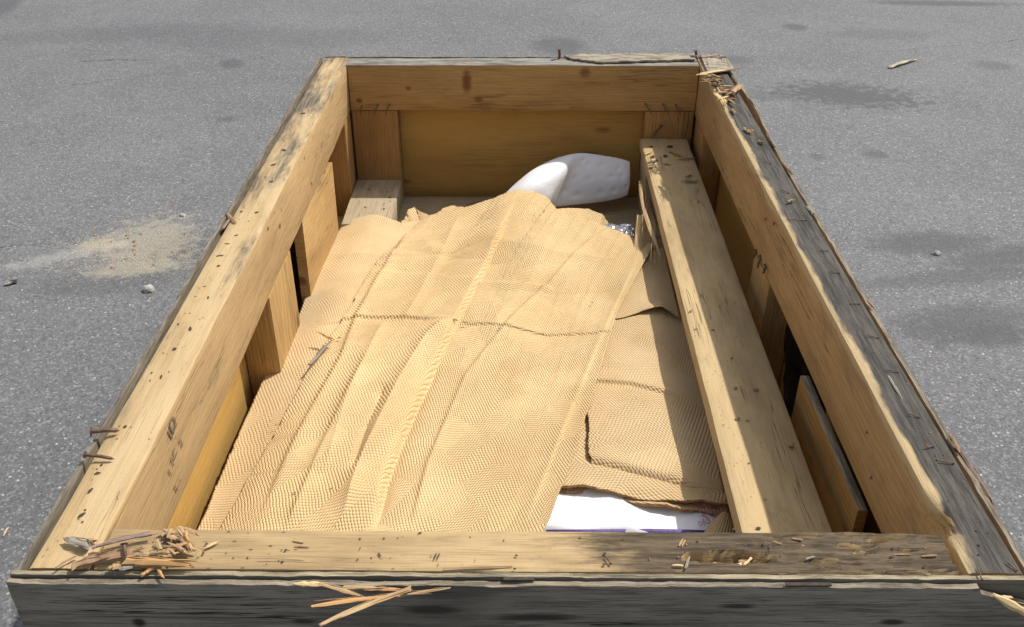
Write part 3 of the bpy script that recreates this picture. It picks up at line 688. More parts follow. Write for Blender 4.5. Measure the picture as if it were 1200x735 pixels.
# nails
NAIL = None
def nail_mesh(L, r=0.0021):
    V, Fc = [], []; s_ = 8
    prof = [(-L / 2, 0.15), (-L / 2 + r * 3, 1), (0, 1), (L / 2 - r, 1), (L / 2 - r, 2.1), (L / 2, 2.1)]
    for i, (x, k_) in enumerate(prof):
        b = 0.0012 * math.sin((x / L + .5) * 3.1)
        for j in range(s_):
            a = 2 * math.pi * j / s_; V.append((x, r * k_ * math.cos(a), r * k_ * math.sin(a) + b))
    n = len(prof)
    for i in range(n - 1):
        for j in range(s_): Fc.append((i * s_ + (j + 1) % s_, i * s_ + j, (i + 1) * s_ + j, (i + 1) * s_ + (j + 1) % s_))
    Fc.append(tuple(range(s_))); Fc.append(tuple(reversed(range((n - 1) * s_, n * s_))))
    return mesh('nail', V, Fc, True, 40)
nail_me = nail_mesh(0.05)
nail_me.materials.append(M_nail)
def nail(p, q, r=1.0):
    M, L = along(p, q)
    M = M @ Matrix.Diagonal((L / 0.05, r, r, 1))
    return link('nail', nail_me, None, crate, M)
for (u0, v0, u1, v1) in [(925, 226.5, 914, 222), (945, 258, 920, 257), (970, 294, 960, 293), (984.5, 320, 971, 318), (1007, 356, 995, 355), (1030, 396, 1015, 393),
                         (1053, 436, 1037, 433), (1078, 489, 1063, 484.5), (1094, 523, 1081, 525), (1118, 543, 1100, 540), (1192, 669, 1178, 657), (1151, 680, 1145, 664),
                         (716, 661, 709, 651), (904, 192, 895, 189)]:
    nail(at(u1, v1, .0035), at(u0, v0, .002), 0.48)
nail(at(140, 504.5, .008), at(106, 506, .014), 1.9)
nail(at(134, 538, .006), at(99, 533, .012), 1.3)
for (u0, v0, u1, v1) in [(424, 124.5, 422.5, 136), (443, 123, 438.5, 135), (456.5, 122.5, 451.5, 135), (756, 121.5, 764, 135), (777, 122, 784, 136), (791.5, 123, 798, 137)]:
    nail(aty(u1, v1, 3.165), aty(u0, v0, 3.192), 1.1)
for (u0, v0, u1, v1) in [(887, 294, 882, 305), (892, 300, 887, 315), (898, 311, 894, 321)]:
    nail(atx(u1, v1, .612), atx(u0, v0, .627), 1.4)
nail(aty(655, 70, 3.26), aty(655, 57.5, 3.26), 2.2)
nail(aty(815, 68, 3.27), aty(815, 59, 3.27), 2.2)
nail(aty(765, 161, 3.17), aty(775, 147, 3.19), 1.5)
nail(at(147, 653, .012), at(145.5, 637, .022), 1.2)
nail(at(808, 163, -.262), at(816, 159, -.262), 1.2)
# dark nail holes and staple marks, flush with the wood, tens of them and a few pixels each
DOT = 0.62
def dots(name, pts, mat, parent, label=None):
    V, Fc = [], []
    for (c, nrm, r, asp, ang) in pts:
        c = Vector(c); z = Vector(nrm).normalized(); x = Vector((1, 0, 0)) if abs(z.x) < .9 else Vector((0, 1, 0))
        y = z.cross(x).normalized(); x = y.cross(z)
        b = len(V); s_ = 8
        for j in range(s_):
            a = 2 * math.pi * j / s_; rr = r * DOT * random.Random(b + j).uniform(.7, 1.25)
            ex, ey = rr * asp * math.cos(a), rr * math.sin(a)
            V.append(c + x * (ex * math.cos(ang) - ey * math.sin(ang)) + y * (ex * math.sin(ang) + ey * math.cos(ang)) + z * 0.0009)
        V.append(c + z * 0.0016)
        for j in range(s_): Fc.append((b + j, b + (j + 1) % s_, b + s_))
    o = link(name, mesh(name, V, Fc), mat, parent)
    o['kind'] = 'stuff'
    return o
UP = (0, 0, 1)
pl = [(at(u, v, .0008), UP, r, a, an) for (u, v, r, a, an) in [
    (223, 385.5, .0045, 3, 1.9), (209, 380, .004, 1, 0), (205, 409, .005, 1.4, .5), (189, 442, .0035, 3.2, 1.9), (178, 437, .0035, 1, 0), (176, 446, .003, 1, 0), (114, 555, .005, 1.6, .4), (119, 545, .004, 1, 0),
    (147, 500, .004, 1.8, 1.2), (100, 598, .003, 1.2, 0), (97, 612, .003, 1, 0), (106, 575, .004, 2.6, 1.3), (96, 604, .005, 2.4, 1.2), (355, 133, .006, 2.4, .3), (333, 176, .006, 2.6, -.6), (320, 193, .006, 2.4, .6),
    (318, 213, .005, 2, .2), (301, 249, .006, 1.4, .4), (277, 276, .005, 2, .6), (266, 286, .004, 2.5, .1), (258, 300, .006, 2.6, .2), (256, 312, .006, 1.4, 1.4), (244, 349, .004, 2.6, 1.8), (233, 338, .003, 1, 0), (229, 348, .003, 1, 0), (240, 336, .003, 2, .5), (350, 120, .005, 2, .5), (283, 248, .005, 1, 0)]]
dots('nail_hole', pl, M_nailhead, crate)
pl = [(at(u, v, .0008), UP, r, a, an) for (u, v, r, a, an) in [
    (242, 638, .0034, 1.1, 0), (238, 649, .0034, 1.1, 0), (335, 645, .0032, 1.1, 0), (331, 658.5, .0032, 1.2, .3), (422, 643, .0024, 1, 0), (419, 656, .0026, 1, 0), (605, 651.5, .0034, 1.1, 0), (603, 667, .003, 1.3, 0), (709, 649, .0036, 1.3, .4), (708, 662, .0036, 1.2, .4),
    (445, 651, .0022, 4, -1.0), (510, 652, .0018, 6, 1.4), (514, 652, .0018, 6, 1.4), (492, 625, .002, 3, .4), (860, 621, .003, 1.4, 0), (730, 632, .002, 1.5, 0),
    (1046, 643, .0032, 1.2, 0), (1045, 653, .0034, 1.5, 0), (1084, 663, .003, 1.2, 0), (1147, 639, .0036, 1, 0), (1147, 650, .0036, 1, 0), (1144, 622, .003, 1, 0), (1158, 624, .003, 1, 0)]]
dots('nail_hole', pl, M_nailhead, crate)
pl = [(at(u, v, -.4292), UP, r, a, an) for (u, v, r, a, an) in [(432, 222, .007, 1.3, 0), (453, 225, .005, 1.2, 0), (457, 231.5, .007, 1.5, 0), (428, 243, .006, 1.2, 0), (450, 245, .006, 1.2, 0), (457, 236, .004, 1, 0)]]
dots('nail_hole', pl, M_nailhead, crate)
pl = [(atx(u, v, -.5935), (1, 0, 0), r, a, an) for (u, v, r, a, an) in [(314, 268, .006, 1.6, 1.2), (328, 265, .006, 2.2, 1.2), (330, 246, .004, 1, 0), (357, 185, .005, 1.8, 1.2), (321, 249, .003, 1.5, 1), (365, 215, .006, 1.8, 1.3)]]
pl += [(atx(u, v, .625), (-1, 0, 0), r, a, an) for (u, v, r, a, an) in [(907, 262, .006, 2, 1), (897, 257, .005, 2.2, 1), (1016, 507, .004, 1.6, 1), (1021, 560, .0035, 2.6, 1.2)]]
dots('nail_hole', pl, M_nailhead, crate)
# rectangular dark slots in the top of the front panel edge
for (u0, u1, v) in [(590, 626, 678.5), (921, 974, 685)]:
    p, q = at(u0, v, -.001), at(u1, v, -.001); M, L = along(p, q)
    link('edge_slot', board(L, .006, .003, 71, .001, 6, .0004, 1, None, 1), M_nailhead, crate, M)
# faded ink stamp on the left rail
stamp_parts = [('ID', 0.0, 0.012, 0.040), ('1 7C', 0.052, -0.020, 0.026), ('2', 0.050, 0.030, 0.026), ('L .', 0.098, -0.022, 0.026)]
def text_mesh(body, size):
    cu = bpy.data.curves.new('lettering', 'FONT'); cu.body = body; cu.size = size; cu.align_x = 'CENTER'; cu.align_y = 'CENTER'; cu.resolution_u = 3; cu.extrude = 0.0003
    ob = bpy.data.objects.new('lettering', cu); C.objects.link(ob)
    bpy.context.view_layer.update()
    me = bpy.data.meshes.new_from_object(ob.evaluated_get(bpy.context.evaluated_depsgraph_get()))
    bpy.data.objects.remove(ob)
    return me
c0 = atx(199, 506, -.5935)
for (tx, dn, dy, sz) in stamp_parts:
    M = Matrix(((0, 0, 1, -.5921), (0.94, -0.34, 0, c0[1] + dy), (0.34, 0.94, 0, c0[2] - dn), (0, 0, 0, 1)))
    o = link('ink_stamp', text_mesh(tx, sz), M_ink, crate, M)
# peeling weathered layer on the back rail
def patch(name, us, fn, mat, parent, th=0.004, ang=35):
    pass
def plate(pts_back, pts_front, z, th, seed, nx=60, ny=6, curl=0.004):
    """thin uneven plate between two outlines"""
    def samp(pts, f):
        pts = np.array(pts); s_ = np.linspace(0, 1, len(pts)); return np.array([np.interp(f, s_, pts[:, i]) for i in range(2)])
    V, Fc = [], []
    for layer in (1, 0):
        for i in range(nx + 1):
            f = i / nx
            a, b = samp(pts_back, f), samp(pts_front, f)
            for j in range(ny + 1):
                g = j / ny
                p = a + (b - a) * g
                e = 0.006 * fbm((f * 26 + seed, g * 3, 2), 4) * (abs(2 * g - 1) ** 2)
                zz = z + curl * fbm((f * 9, g * 2 + seed, 3)) + 0.0015 * fbm((f * 60, g * 9, seed)) + (th if layer else 0)
                V.append((p[0], p[1] + e, zz + GZ))
    n = (nx + 1) * (ny + 1)
    for i in range(nx):
        for j in range(ny):
            a = i * (ny + 1) + j; b = a + ny + 1
            Fc.append((a, a + 1, b + 1, b)); Fc.append((n + a, n + b, n + b + 1, n + a + 1))
    rim = [i * (ny + 1) for i in range(nx + 1)] + [nx * (ny + 1) + j for j in range(1, ny + 1)] + [i * (ny + 1) + ny for i in range(nx - 1, -1, -1)] + [j for j in range(ny - 1, 0, -1)]
    for a, b in zip(rim, rim[1:] + rim[:1]): Fc.append((a, b, n + b, n + a))
    me = mesh('plate', V, Fc, True, 40)
    bm = bmesh.new(); bm.from_mesh(me); bmesh.ops.recalc_face_normals(bm, faces=bm.faces); bm.to_mesh(me); bm.free()
    return me
M_peel = simple_wood('peeling_grey_wood', (0.33, 0.285, 0.215), (0.14, 0.118, 0.09), (14, 60, 60))
o = link('peeling_layer', plate([at(661, 67.5, 0)[:2], at(700, 66, 0)[:2], at(760, 65.5, 0)[:2], at(815, 65.5, 0)[:2]], [at(668, 71, 0)[:2], at(705, 75.5, 0)[:2], at(760, 73.5, 0)[:2], at(814, 72.5, 0)[:2]], .003, .006, 3), M_peel, crate)
o['label'] = 'grey peeling wood layer on the right half of the back rail'
o = link('peeling_layer', plate([at(820, 66.5, 0)[:2], at(842, 66.5, 0)[:2], at(851, 70, 0)[:2]], [at(829, 87, 0)[:2], at(845, 86, 0)[:2], at(860, 84, 0)[:2]], .003, .006, 8, 24, 10), M_peel, crate)
o['label'] = 'grey peeling wood layer on the back end of the right rail'

# rotten crumbs in the hollow of the front rail
for (px, dz, mt, wd) in [((860, 664, 869, 661), -.008, PALE, .007), ((872, 662, 881, 654), -.004, PALE, .004), ((866, 657, 878, 660), -.012, TAN, .008), ((882, 665, 892, 667), -.006, PALE, .006), ((788, 662, 800, 663), .002, PALE, .004),
                         ((803, 666, 808, 653), .002, GREYC, .005), ((830, 668, 846, 666), -.006, BROWN, .006), ((836, 660, 850, 664), -.014, BROWN, .008), ((822, 664, 830, 666), -.006, TAN, .004)]:
    p, q = flat(*px, dz); splinter(p, q, wd, mt, None, wd * .5, crate, name='rotten_crumb')
for (px, mt) in [((796, 640, 800, 632), PALE), ((799, 640, 803, 633), PALE), ((905, 634, 916, 638), ORANGE), ((928, 631, 940, 633), ORANGE), ((945, 655, 955, 652), GREYC), ((1047, 650, 1066, 649.5), TAN), ((1080, 652, 1098, 650.5), TAN), ((345, 640, 362, 641.5), TAN), ((344, 634, 356, 636), PALE), ((520, 667, 600, 663), BROWN)]:
    p, q = flat(*px, .0006); splinter(p, q, .0034, {PALE: TAN, ORANGE: BROWN, TAN: BROWN}.get(mt, mt), None, .002, crate, name='raised_splinter', bend=.03)

# ------------------------------------------------------------------ the long plank
def d_plank(v):
    x, y, z = v
    if z > 0.01 and y > 0.07:
        e = 0.003 * max(0, fbm((x * 5, 1, 6))); v[1] -= e; v[2] -= e * .7
    return v
p0, p1 = at(868, 622, PZ), at(750, 163, PZ); q0, q1 = at(977, 624, PZ), at(806, 163, PZ)
xa = (p0[0] + q0[0]) / 2; xb = (p1[0] + q1[0]) / 2
yaw = math.atan2(xa - xb, p1[1] - p0[1])
PY0, PY1 = 1.02, 3.185
def px_at(y): return xa + (xb - xa) * (y - p0[1]) / (p1[1] - p0[1])
Mp = T(px_at((PY0 + PY1) / 2), (PY0 + PY1) / 2, PZ - .021 + GZ) @ RZ(yaw) @ Q90
plank = link('plank', board(PY1 - PY0, 0.170, 0.042, 81, 0.007, 90, 0.0012, 6, d_plank), M_plank, None, Mp)
tag(plank, 'long weathered timber plank lying lengthwise along the right side inside the crate', 'plank')
pl = [(at(u, v, PZ + .0015), UP, r, a, an) for (u, v, r, a, an) in [(763, 172, .010, 1.2, 0), (770, 188, .008, 1.2, 0), (767, 190.5, .006, 1, 0), (785, 172, .016, 1.4, .8), (780, 183, .013, 1.6, 1.3), (809, 365, .004, 2.4, .4), (815, 386, .003, 3, .3), (835, 387, .003, 3, .2), (858, 420, .004, 1.6, 0), (861, 355, .004, 1, 0), (863, 395, .003, 1, 0),
     (889, 619, .005, 1.6, 0), (848, 498, .003, 1, 0), (897, 586, .003, 1.3, 0), (878, 543, .003, 1.5, 0), (886, 457, .008, 1.6, .3), (862, 455, .007, 1.2, 0), (864, 491, .007, 1.5, .2), (876, 493, .005, 1.3, 0)]]
dots('nail_hole', pl[:12], M_nailhead, plank)
M_smudge = flat_mat('brown_smudge', (0.20, 0.145, 0.085), 0.9)
dots('stain', pl[12:], M_smudge, plank)
p, q = flat(924, 521, 930, 523, PZ + .004); splinter(p, q, .012, TAN, 'round brown crumb on the front half of the long plank', .008, taper=.5)

# ------------------------------------------------------------------ paper
def poly_dist(P, pts):
    """signed distance of the points P (n,2) to a polyline (positive on its right when walking along it)"""
    best = np.full(len(P), 1e9); sg = np.zeros(len(P)); tt = np.zeros(len(P))
    n = len(pts) - 1
    for i in range(n):
        a, b = pts[i], pts[i + 1]; d = b - a; L2 = d @ d
        t = np.clip(((P - a) @ d) / L2, 0, 1); c = a + t[:, None] * d
        r = P - c; dist = np.hypot(r[:, 0], r[:, 1])
        s_ = np.sign(d[1] * r[:, 0] - d[0] * r[:, 1])
        m = dist < best; best[m] = dist[m]; sg[m] = s_[m]; tt[m] = (i + t[m]) / n
    return best * sg, tt
_tab = [np.random.RandomState(i).rand(64, 64) for i in range(6)]
def vnoise(x, y, sd=0):
    t = _tab[sd % 6]; xi = np.floor(x).astype(int); yi = np.floor(y).astype(int); fx = x - xi; fy = y - yi
    fx = fx * fx * (3 - 2 * fx); fy = fy * fy * (3 - 2 * fy)
    g = lambda a, b: t[a % 64, b % 64]
    return (g(xi, yi) * (1 - fx) * (1 - fy) + g(xi + 1, yi) * fx * (1 - fy) + g(xi, yi + 1) * (1 - fx) * fy + g(xi + 1, yi + 1) * fx * fy) - .5
def nfbm(x, y, sd=0, o=3):
    r = 0; a = 1
    for i in range(o): r = r + a * vnoise(x * 2 ** i + 11.3 * i + sd, y * 2 ** i + 7.7 * i, sd + i); a *= .5
    return r
def smooth(x, a, b):
    t = np.clip((x - a) / (b - a), 0, 1); return t * t * (3 - 2 * t)
def base_h(x, y):
    """height of the paper heap above the rim level (negative: below)"""
    x = np.asarray(x, float); y = np.asarray(y, float)
    z = -0.355 - 0.03 * smooth(y, 1.9, 2.9)
    z = z - 0.05 * smooth(-x, 0.47, 0.68)                                   # falls off to the left wall
    z = z - 0.016 * smooth(y, 2.45, 2.85) * smooth(-x, 0.05, 0.4)            # and down on to the corner block
    z = z + 0.022 * np.exp(-((x + 0.02) / 0.13) ** 2 - ((y - 2.85) / 0.3) ** 2)
    return z
def lift(pts, dz=0.0):
    out = []
    for (u, v) in pts:
        z = -0.36
        for _ in range(8):
            p = at(u, v, z); z = float(base_h(p[0], p[1])) + dz
        out.append(p[:2])
    return np.array(out)
def resamp(pts, n):
    pts = np.asarray(pts); d = np.r_[0, np.cumsum(np.hypot(*np.diff(pts, axis=0).T))]; f = np.linspace(0, d[-1], n)
    return np.stack([np.interp(f, d, pts[:, i]) for i in range(2)], 1), d[-1]
def jag(pts, amp, seed, freq):
    n = len(pts); t = np.arange(n) / n * freq
    d = np.gradient(pts, axis=0); d = d / np.maximum(1e-9, np.hypot(d[:, 0], d[:, 1]))[:, None]; nn = np.stack([-d[:, 1], d[:, 0]], 1)
    r = np.random.RandomState(seed)
    saw = (nfbm(t * 1.0, t * 0 + seed, seed, 4)) * 1.6 + 0.25 * (r.rand(n) - .5)
    saw[0] = saw[-1] = 0
    return pts + nn * (amp * saw)[:, None]
def paper(name, left, right, top, bottom, mat, label, hfun, step=0.004, uvrot=0.0, uvoff=(0, 0), jags=(0, 0, 0, 0), th=0.0016, group=None, cat='paper sheet', parent=None):
    """sheet spanned between four outlines (world XY); left/right run from bottom to top, top/bottom from left to right"""
    Lw = max(resamp(top, 9)[1], resamp(bottom, 9)[1]); Lh = max(resamp(left, 9)[1], resamp(right, 9)[1])
    nu, nv = max(6, int(Lw / step)), max(6, int(Lh / step))
    l, _ = resamp(left, nv + 1); r, _ = resamp(right, nv + 1); t, _ = resamp(top, nu + 1); b, _ = resamp(bottom, nu + 1)
    if jags[0]: l = jag(l, jags[0], 1, Lh * 45)
    if jags[1]: r = jag(r, jags[1], 2, Lh * 45)
    if jags[2]: t = jag(t, jags[2], 3, Lw * 45)
    if jags[3]: b = jag(b, jags[3], 4, Lw * 45)
    s_ = np.linspace(0, 1, nu + 1)[:, None, None]; q = np.linspace(0, 1, nv + 1)[None, :, None]
    P = (1 - s_) * l[None] + s_ * r[None] + (1 - q) * b[:, None] + q * t[:, None] - ((1 - s_) * (1 - q) * b[0] + s_ * (1 - q) * b[-1] + (1 - s_) * q * t[0] + s_ * q * t[-1])
    XY = P.reshape(-1, 2)
    z = hfun(XY, np.broadcast_to(s_, (nu + 1, nv + 1, 1)).reshape(-1), np.broadcast_to(q, (nu + 1, nv + 1, 1)).reshape(-1))
    V = np.c_[XY, z + GZ]
    idx = np.arange((nu + 1) * (nv + 1)).reshape(nu + 1, nv + 1)
    Fq = np.stack([idx[:-1, :-1], idx[1:, :-1], idx[1:, 1:], idx[:-1, 1:]], -1).reshape(-1, 4)
    me = bpy.data.meshes.new(name)
    me.vertices.add(len(V)); me.vertices.foreach_set('co', V.astype(np.float32).ravel())
    me.loops.add(Fq.size); me.loops.foreach_set('vertex_index', Fq.ravel().astype(np.int32))
    me.polygons.add(len(Fq)); me.polygons.foreach_set('loop_start', np.arange(0, Fq.size, 4, dtype=np.int32))
    uvl = me.uv_layers.new(name='UVMap')
    U = np.c_[np.broadcast_to(s_, (nu + 1, nv + 1, 1)).reshape(-1) * Lw, np.broadcast_to(q, (nu + 1, nv + 1, 1)).reshape(-1) * Lh]
    c_, sn_ = math.cos(uvrot), math.sin(uvrot); U = np.c_[U[:, 0] * c_ - U[:, 1] * sn_ + uvoff[0], U[:, 0] * sn_ + U[:, 1] * c_ + uvoff[1]]
    uvl.data.foreach_set('uv', U[Fq.ravel()].astype(np.float32).ravel())
    me.update(); me.validate()
    me.polygons.foreach_set('use_smooth', [True] * len(me.polygons))
    me.materials.append(mat); me.materials.append(M_paper_edge)
    o = link(name, me, None, parent)
    md = o.modifiers.new('thickness', 'SOLIDIFY'); md.thickness = th; md.offset = -1; md.material_offset_rim = 1
    if parent is None: tag(o, label, cat, group)
    return o
# creases: outline in the photo, ridge height, ridge width, overlap step, step width
CR = []
def crease(px, a, wd, st=0.0, sw=0.03): CR.append((lift(px), a, wd, st, sw))
crease([(300, 620), (345, 520), (400, 420), (415, 375), (440, 330), (470, 285), (478, 268)], .006, .012, .012, .04)
crease([(437, 622), (452, 560), (490, 470), (535, 375), (570, 310), (605, 235)], .0, .009, -.020, .05)
crease([(440, 625), (455, 560), (472, 515), (492, 470), (515, 420)], -.014, .011, 0, .03)
crease([(380, 560), (405, 480), (440, 400), (452, 378)], .011, .022, 0, .03)
crease([(398, 622), (425, 540), (470, 450), (500, 400), (530, 375)], .022, .026, 0, .03)
crease([(412, 560), (432, 500), (452, 455)], -.012, .014, 0, .03)
crease([(480, 620), (500, 545), (545, 440), (600, 375), (690, 285), (715, 268)], .005, .008, .008, .03)
crease([(615, 620), (655, 520), (700, 410), (722, 360), (750, 300)], .004, .008, -.006, .02)
crease([(335, 622), (372, 540), (430, 420)], .008, .014, .008, .03)
crease([(372, 382), (412, 373), (440, 374), (530, 377)], .0, .005, -.010, .03)
crease([(520, 376), (585, 384), (640, 395), (700, 394), (722, 392)], .0, .005, -.007, .03)
crease([(430, 318), (520, 324), (640, 336), (650, 340)], .0, .014, .014, .06)
crease([(540, 250), (500, 330), (470, 385)], .008, .022, 0, .03)
crease([(660, 250), (620, 330), (560, 400)], .006, .03, 0, .03)
crease([(390, 300), (455, 300), (520, 290)], .012, .035, 0, .03)
crease([(560, 340), (650, 345), (730, 340)], -.008, .035, 0, .03)
crease([(560, 280), (650, 300), (740, 310)], .009, .045, 0, .03)
crease([(430, 290), (520, 300), (600, 310)], -.008, .03, 0, .03)
def folds(XY, k=1.0):
    z = 0
    for (pts, a, wd, st, sw) in CR:
        d, t = poly_dist(XY, pts)
        fade = np.minimum(1, np.minimum(t, 1 - t) / .12)
        z = z + fade * (a * np.exp(-np.abs(d) / (1.3 * wd)) + st * .5 * np.tanh(d / (wd * .6)) * np.exp(-np.abs(d) / sw))
    return k * z
def rumple(XY, s=1.0): return s * (0.010 * nfbm(XY[:, 0] * 5.0, XY[:, 1] * 2.2, 1, 2) + 0.0016 * nfbm(XY[:, 0] * 20, XY[:, 1] * 14, 2, 2))
# A: the pale sheet under the left edge
def hA(XY, s_, q): return base_h(XY[:, 0], XY[:, 1]) + folds(XY, .7) + rumple(XY) - .004
A_bottom = lift([(214, 650), (300, 650), (420, 650)]); A_top = lift([(400, 262), (415, 254), (432, 249), (452, 252), (470, 260), (490, 256), (520, 247)])
A_left = lift([(214, 650), (232, 616), (262, 548), (315, 428), (352, 362), (366, 318), (380, 290), (400, 262)]); A_right = lift([(420, 650), (470, 500), (520, 247)])
paper('paper_sheet', A_left, A_right, A_top, A_bottom, M_paper_pale, 'pale brown embossed paper sheet along the left wall, under the big one', hA, .0045, .95, (.3, .1), (.002, 0, .006, 0))
# B: the big sheet on top
def hB(XY, s_, q): return base_h(XY[:, 0], XY[:, 1]) + folds(XY) + rumple(XY) + .006 + .012 * np.exp(-(1 - s_) / .05)
B_left = lift([(244, 650), (262, 612), (328, 500), (362, 432), (384, 398), (414, 352), (436, 312), (476, 276), (496, 254)], .004)
B_right = lift([(628, 650), (641, 618), (664, 560), (690, 482), (706, 428), (718, 385), (724, 366), (738, 340), (754, 312), (766, 290)], .006)
B_top = lift([(496, 254), (540, 244), (578, 234), (594, 226), (610, 223), (628, 225), (642, 232), (654, 246), (668, 253), (700, 262), (732, 275), (766, 290)], .004)
B_bottom = lift([(244, 650), (420, 650), (628, 650)], .004)
big = paper('paper_sheet', B_left, B_right, B_top, B_bottom, M_paper, 'largest embossed brown paper sheet, creased and lying on top in the middle of the crate', hB, .0026, 0.72, (0, 0), (.004, .001, .005, 0))
# remnants behind the big sheet
def hC(XY, s_, q): return base_h(XY[:, 0], XY[:, 1]) - .012 + rumple(XY, 1.4)
C_top = lift([(470, 262), (478, 245), (486, 240), (494, 248), (505, 252), (520, 243), (533, 239), (548, 243), (570, 238)], -.01)
C_bot = lift([(480, 300), (530, 300), (580, 300)], -.012)
paper('paper_sheet', np.array([C_bot[0], C_top[0]]), np.array([C_bot[-1], C_top[-1]]), C_top, C_bot, M_paper, 'torn paper end with two jagged points behind the big sheet, left of the white padding', hC, .005, 1.2, (.1, .4), (0, 0, .008, 0))
D_top = lift([(640, 245), (664, 242), (690, 243), (705, 250), (716, 265), (716, 285)], -.02)
D_bot = lift([(630, 320), (700, 330), (730, 320)], -.02)
paper('paper_sheet', np.array([D_bot[0], D_top[0]]), np.array([D_bot[-1], D_top[-1]]), D_top, D_bot, M_paper, 'torn paper end showing behind the big sheet, just below the white padding', lambda XY, s_, q: base_h(XY[:, 0], XY[:, 1]) - .024 + rumple(XY, 1.2), .005, .9, (.7, .2), (0, 0, .006, 0))
# torn flap standing at the right corner
G_b = np.array([at(742, 300, -.372)[:2], at(769, 305, -.372)[:2]]); G_t = np.array([at(745, 266, -.372)[:2], at(752, 268, -.372)[:2], at(759, 250, -.372)[:2], at(763, 262, -.372)[:2], at(767, 272, -.372)[:2]])
paper('paper_sheet', np.array([G_b[0], G_t[0]]), np.array([G_b[-1], G_t[-1]]), G_t, G_b, M_paper, 'small pointed paper flap at the right corner of the big sheet by the plank', lambda XY, s_, q: -.378 + .05 * q + .01 * np.sin(s_ * 5), .004, .3, (.2, .2), (0, 0, .002, 0))
# folded stack on the right
def hs(z0, cf=0): return lambda XY, s_, q: z0 + rumple(XY, .55) - .012 * smooth(XY[:, 0], .36, .44) + cf * np.exp(-(q / .02) ** 2) 
def strip(y_bottom, y_top, z, x_left_b, x_left_t, dz_r=0):
    pass
def quad_pts(pts, z): return [at(u, v, z)[:2] for (u, v) in pts]
zE0, zE1, zE2, zE3 = -.370, -.374, -.386, -.399
Eb = quad_pts([(690, 372), (725, 372), (752, 366), (776, 364), (797, 372)], zE0); Et = quad_pts([(700, 300), (740, 300), (778, 290)], zE0)
Er = quad_pts([(797, 372), (787, 330), (778, 290)], zE0); El = [Eb[0], Et[0]]
def hE0(XY, s_, q): return zE0 + rumple(XY, .6) + .016 * np.exp(-(q / .12) ** 2) * np.exp(-((s_ - .74) / .18) ** 2)
paper('paper_sheet', El, Er, Et, Eb, M_paper_stack, 'back sheet of the right paper stack, with a small curled lip at its front edge', hE0, .004, .8, (.5, .6), (0, 0, .002, .0015))
Fb = quad_pts([(692, 543), (720, 549), (770, 562), (850, 582)], zE1); Ft = quad_pts([(705, 345), (740, 345), (796, 345)], zE1)
Fl = quad_pts([(692, 543), (689, 520), (689, 490), (692, 460), (700, 400), (705, 345)], zE1); Fr = quad_pts([(850, 582), (838, 520), (825, 462), (808, 395), (796, 345)], zE1)
cF = np.array(quad_pts([(690, 446), (740, 449), (790, 460), (830, 472)], zE1)); cF2 = np.array(quad_pts([(690, 520), (700, 545), (770, 560), (850, 575)], zE1))
def hE1(XY, s_, q):
    d, t = poly_dist(XY, cF)
    return zE1 + rumple(XY, .6) + .005 * np.tanh(d / .004) * np.exp(-np.abs(d) / .03) * -1 - .02 * np.exp(-(q / .02) ** 2) - .008 * smooth(XY[:, 0], .37, .44)
paper('paper_sheet', Fl, Fr, Ft, Fb, M_paper_stack, 'upper sheet of the right paper stack with a cross fold and a torn left edge', hE1, .0036, .65, (.15, .9), (.004, 0, 0, .001), .003)
Gb = quad_pts([(650, 571), (690, 572), (745, 583), (800, 589), (853, 593)], zE2); Gt = quad_pts([(690, 470), (760, 470), (830, 480)], zE2)
def hE2(dz): return lambda XY, s_, q: zE2 + dz + rumple(XY, .7) + .006 * np.exp(-(q / .06) ** 2) * np.sin(s_ * 9 + dz * 300)
paper('paper_sheet', [Gb[0], Gt[0]], [Gb[-1], Gt[-1]], Gt, Gb, M_paper_stack, 'middle folded layer of the right paper stack, its thick edge above the white bag', hE2(0), .004, .6, (.4, .3), (0, 0, 0, .004), .006)
Hb = quad_pts([(648, 575), (690, 577), (745, 590), (800, 597), (855, 600)], zE3 + .004); Ht = quad_pts([(690, 490), (760, 490), (830, 500)], zE3)
paper('paper_sheet', [Hb[0], Ht[0]], [Hb[-1], Ht[-1]], Ht, Hb, M_paper_stack, 'lowest folded layer of the right paper stack, touching the white bag', hE2(-.013), .004, .2, (.8, .1), (0, 0, 0, .004), .007)
# small paper scrap beside the plank in front
Jb = quad_pts([(815, 640), (862, 640)], -.40); Jt = quad_pts([(838, 611), (850, 609), (858, 612)], -.40)
paper('paper_scrap', [Jb[0], Jt[0]], [Jb[-1], Jt[-1]], Jt, Jb, M_paper, 'small scrap of brown paper between the white bag and the plank', lambda XY, s_, q: -.395 + .012 * np.sin(s_ * 3.1) + rumple(XY), .004, 1.5, (.1, .8), (.001, 0, .002, 0))
# torn hole flap and dirt on the big sheet
splinter(at(607, 263, -.366), at(628, 272, -.366), .024, flat_mat('brown_paper_shred', (0.33, 0.16, 0.07), .9), 'torn brown shred curling from a small hole in the big paper sheet', .008, cat='paper shred', name='paper_shred', taper=.5)
def surf(u, v, dz=.012):
    return at(u, v, float(base_h(*lift([(u, v)], dz)[0])) + dz)
pl = [(surf(u, v), (0, -.1, 1), r, a, an) for (u, v, r, a, an) in [(475, 316, .003, 1.5, .3), (694, 355, .004, 1.4, 1), (398, 396, .004, 2, .3), (434, 403, .005, 2.2, .2), (449, 424, .004, 3, .7), (405, 402, .003, 4, -.7), (545, 378, .005, 3, -.2), (533, 375, .006, 2.6, -.3), (585, 385, .004, 2, 0), (398, 433, .003, 1, 0), (676, 470, .003, 2, .3), (668, 473, .003, 2, 1),
                                                                   (345, 578, .003, 2.5, .4), (388, 573, .003, 2, 1), (500, 373, .003, 2.5, 0), (323, 498, .003, 2, .6)]]
dots('dirt_speck', pl, M_smudge, big)
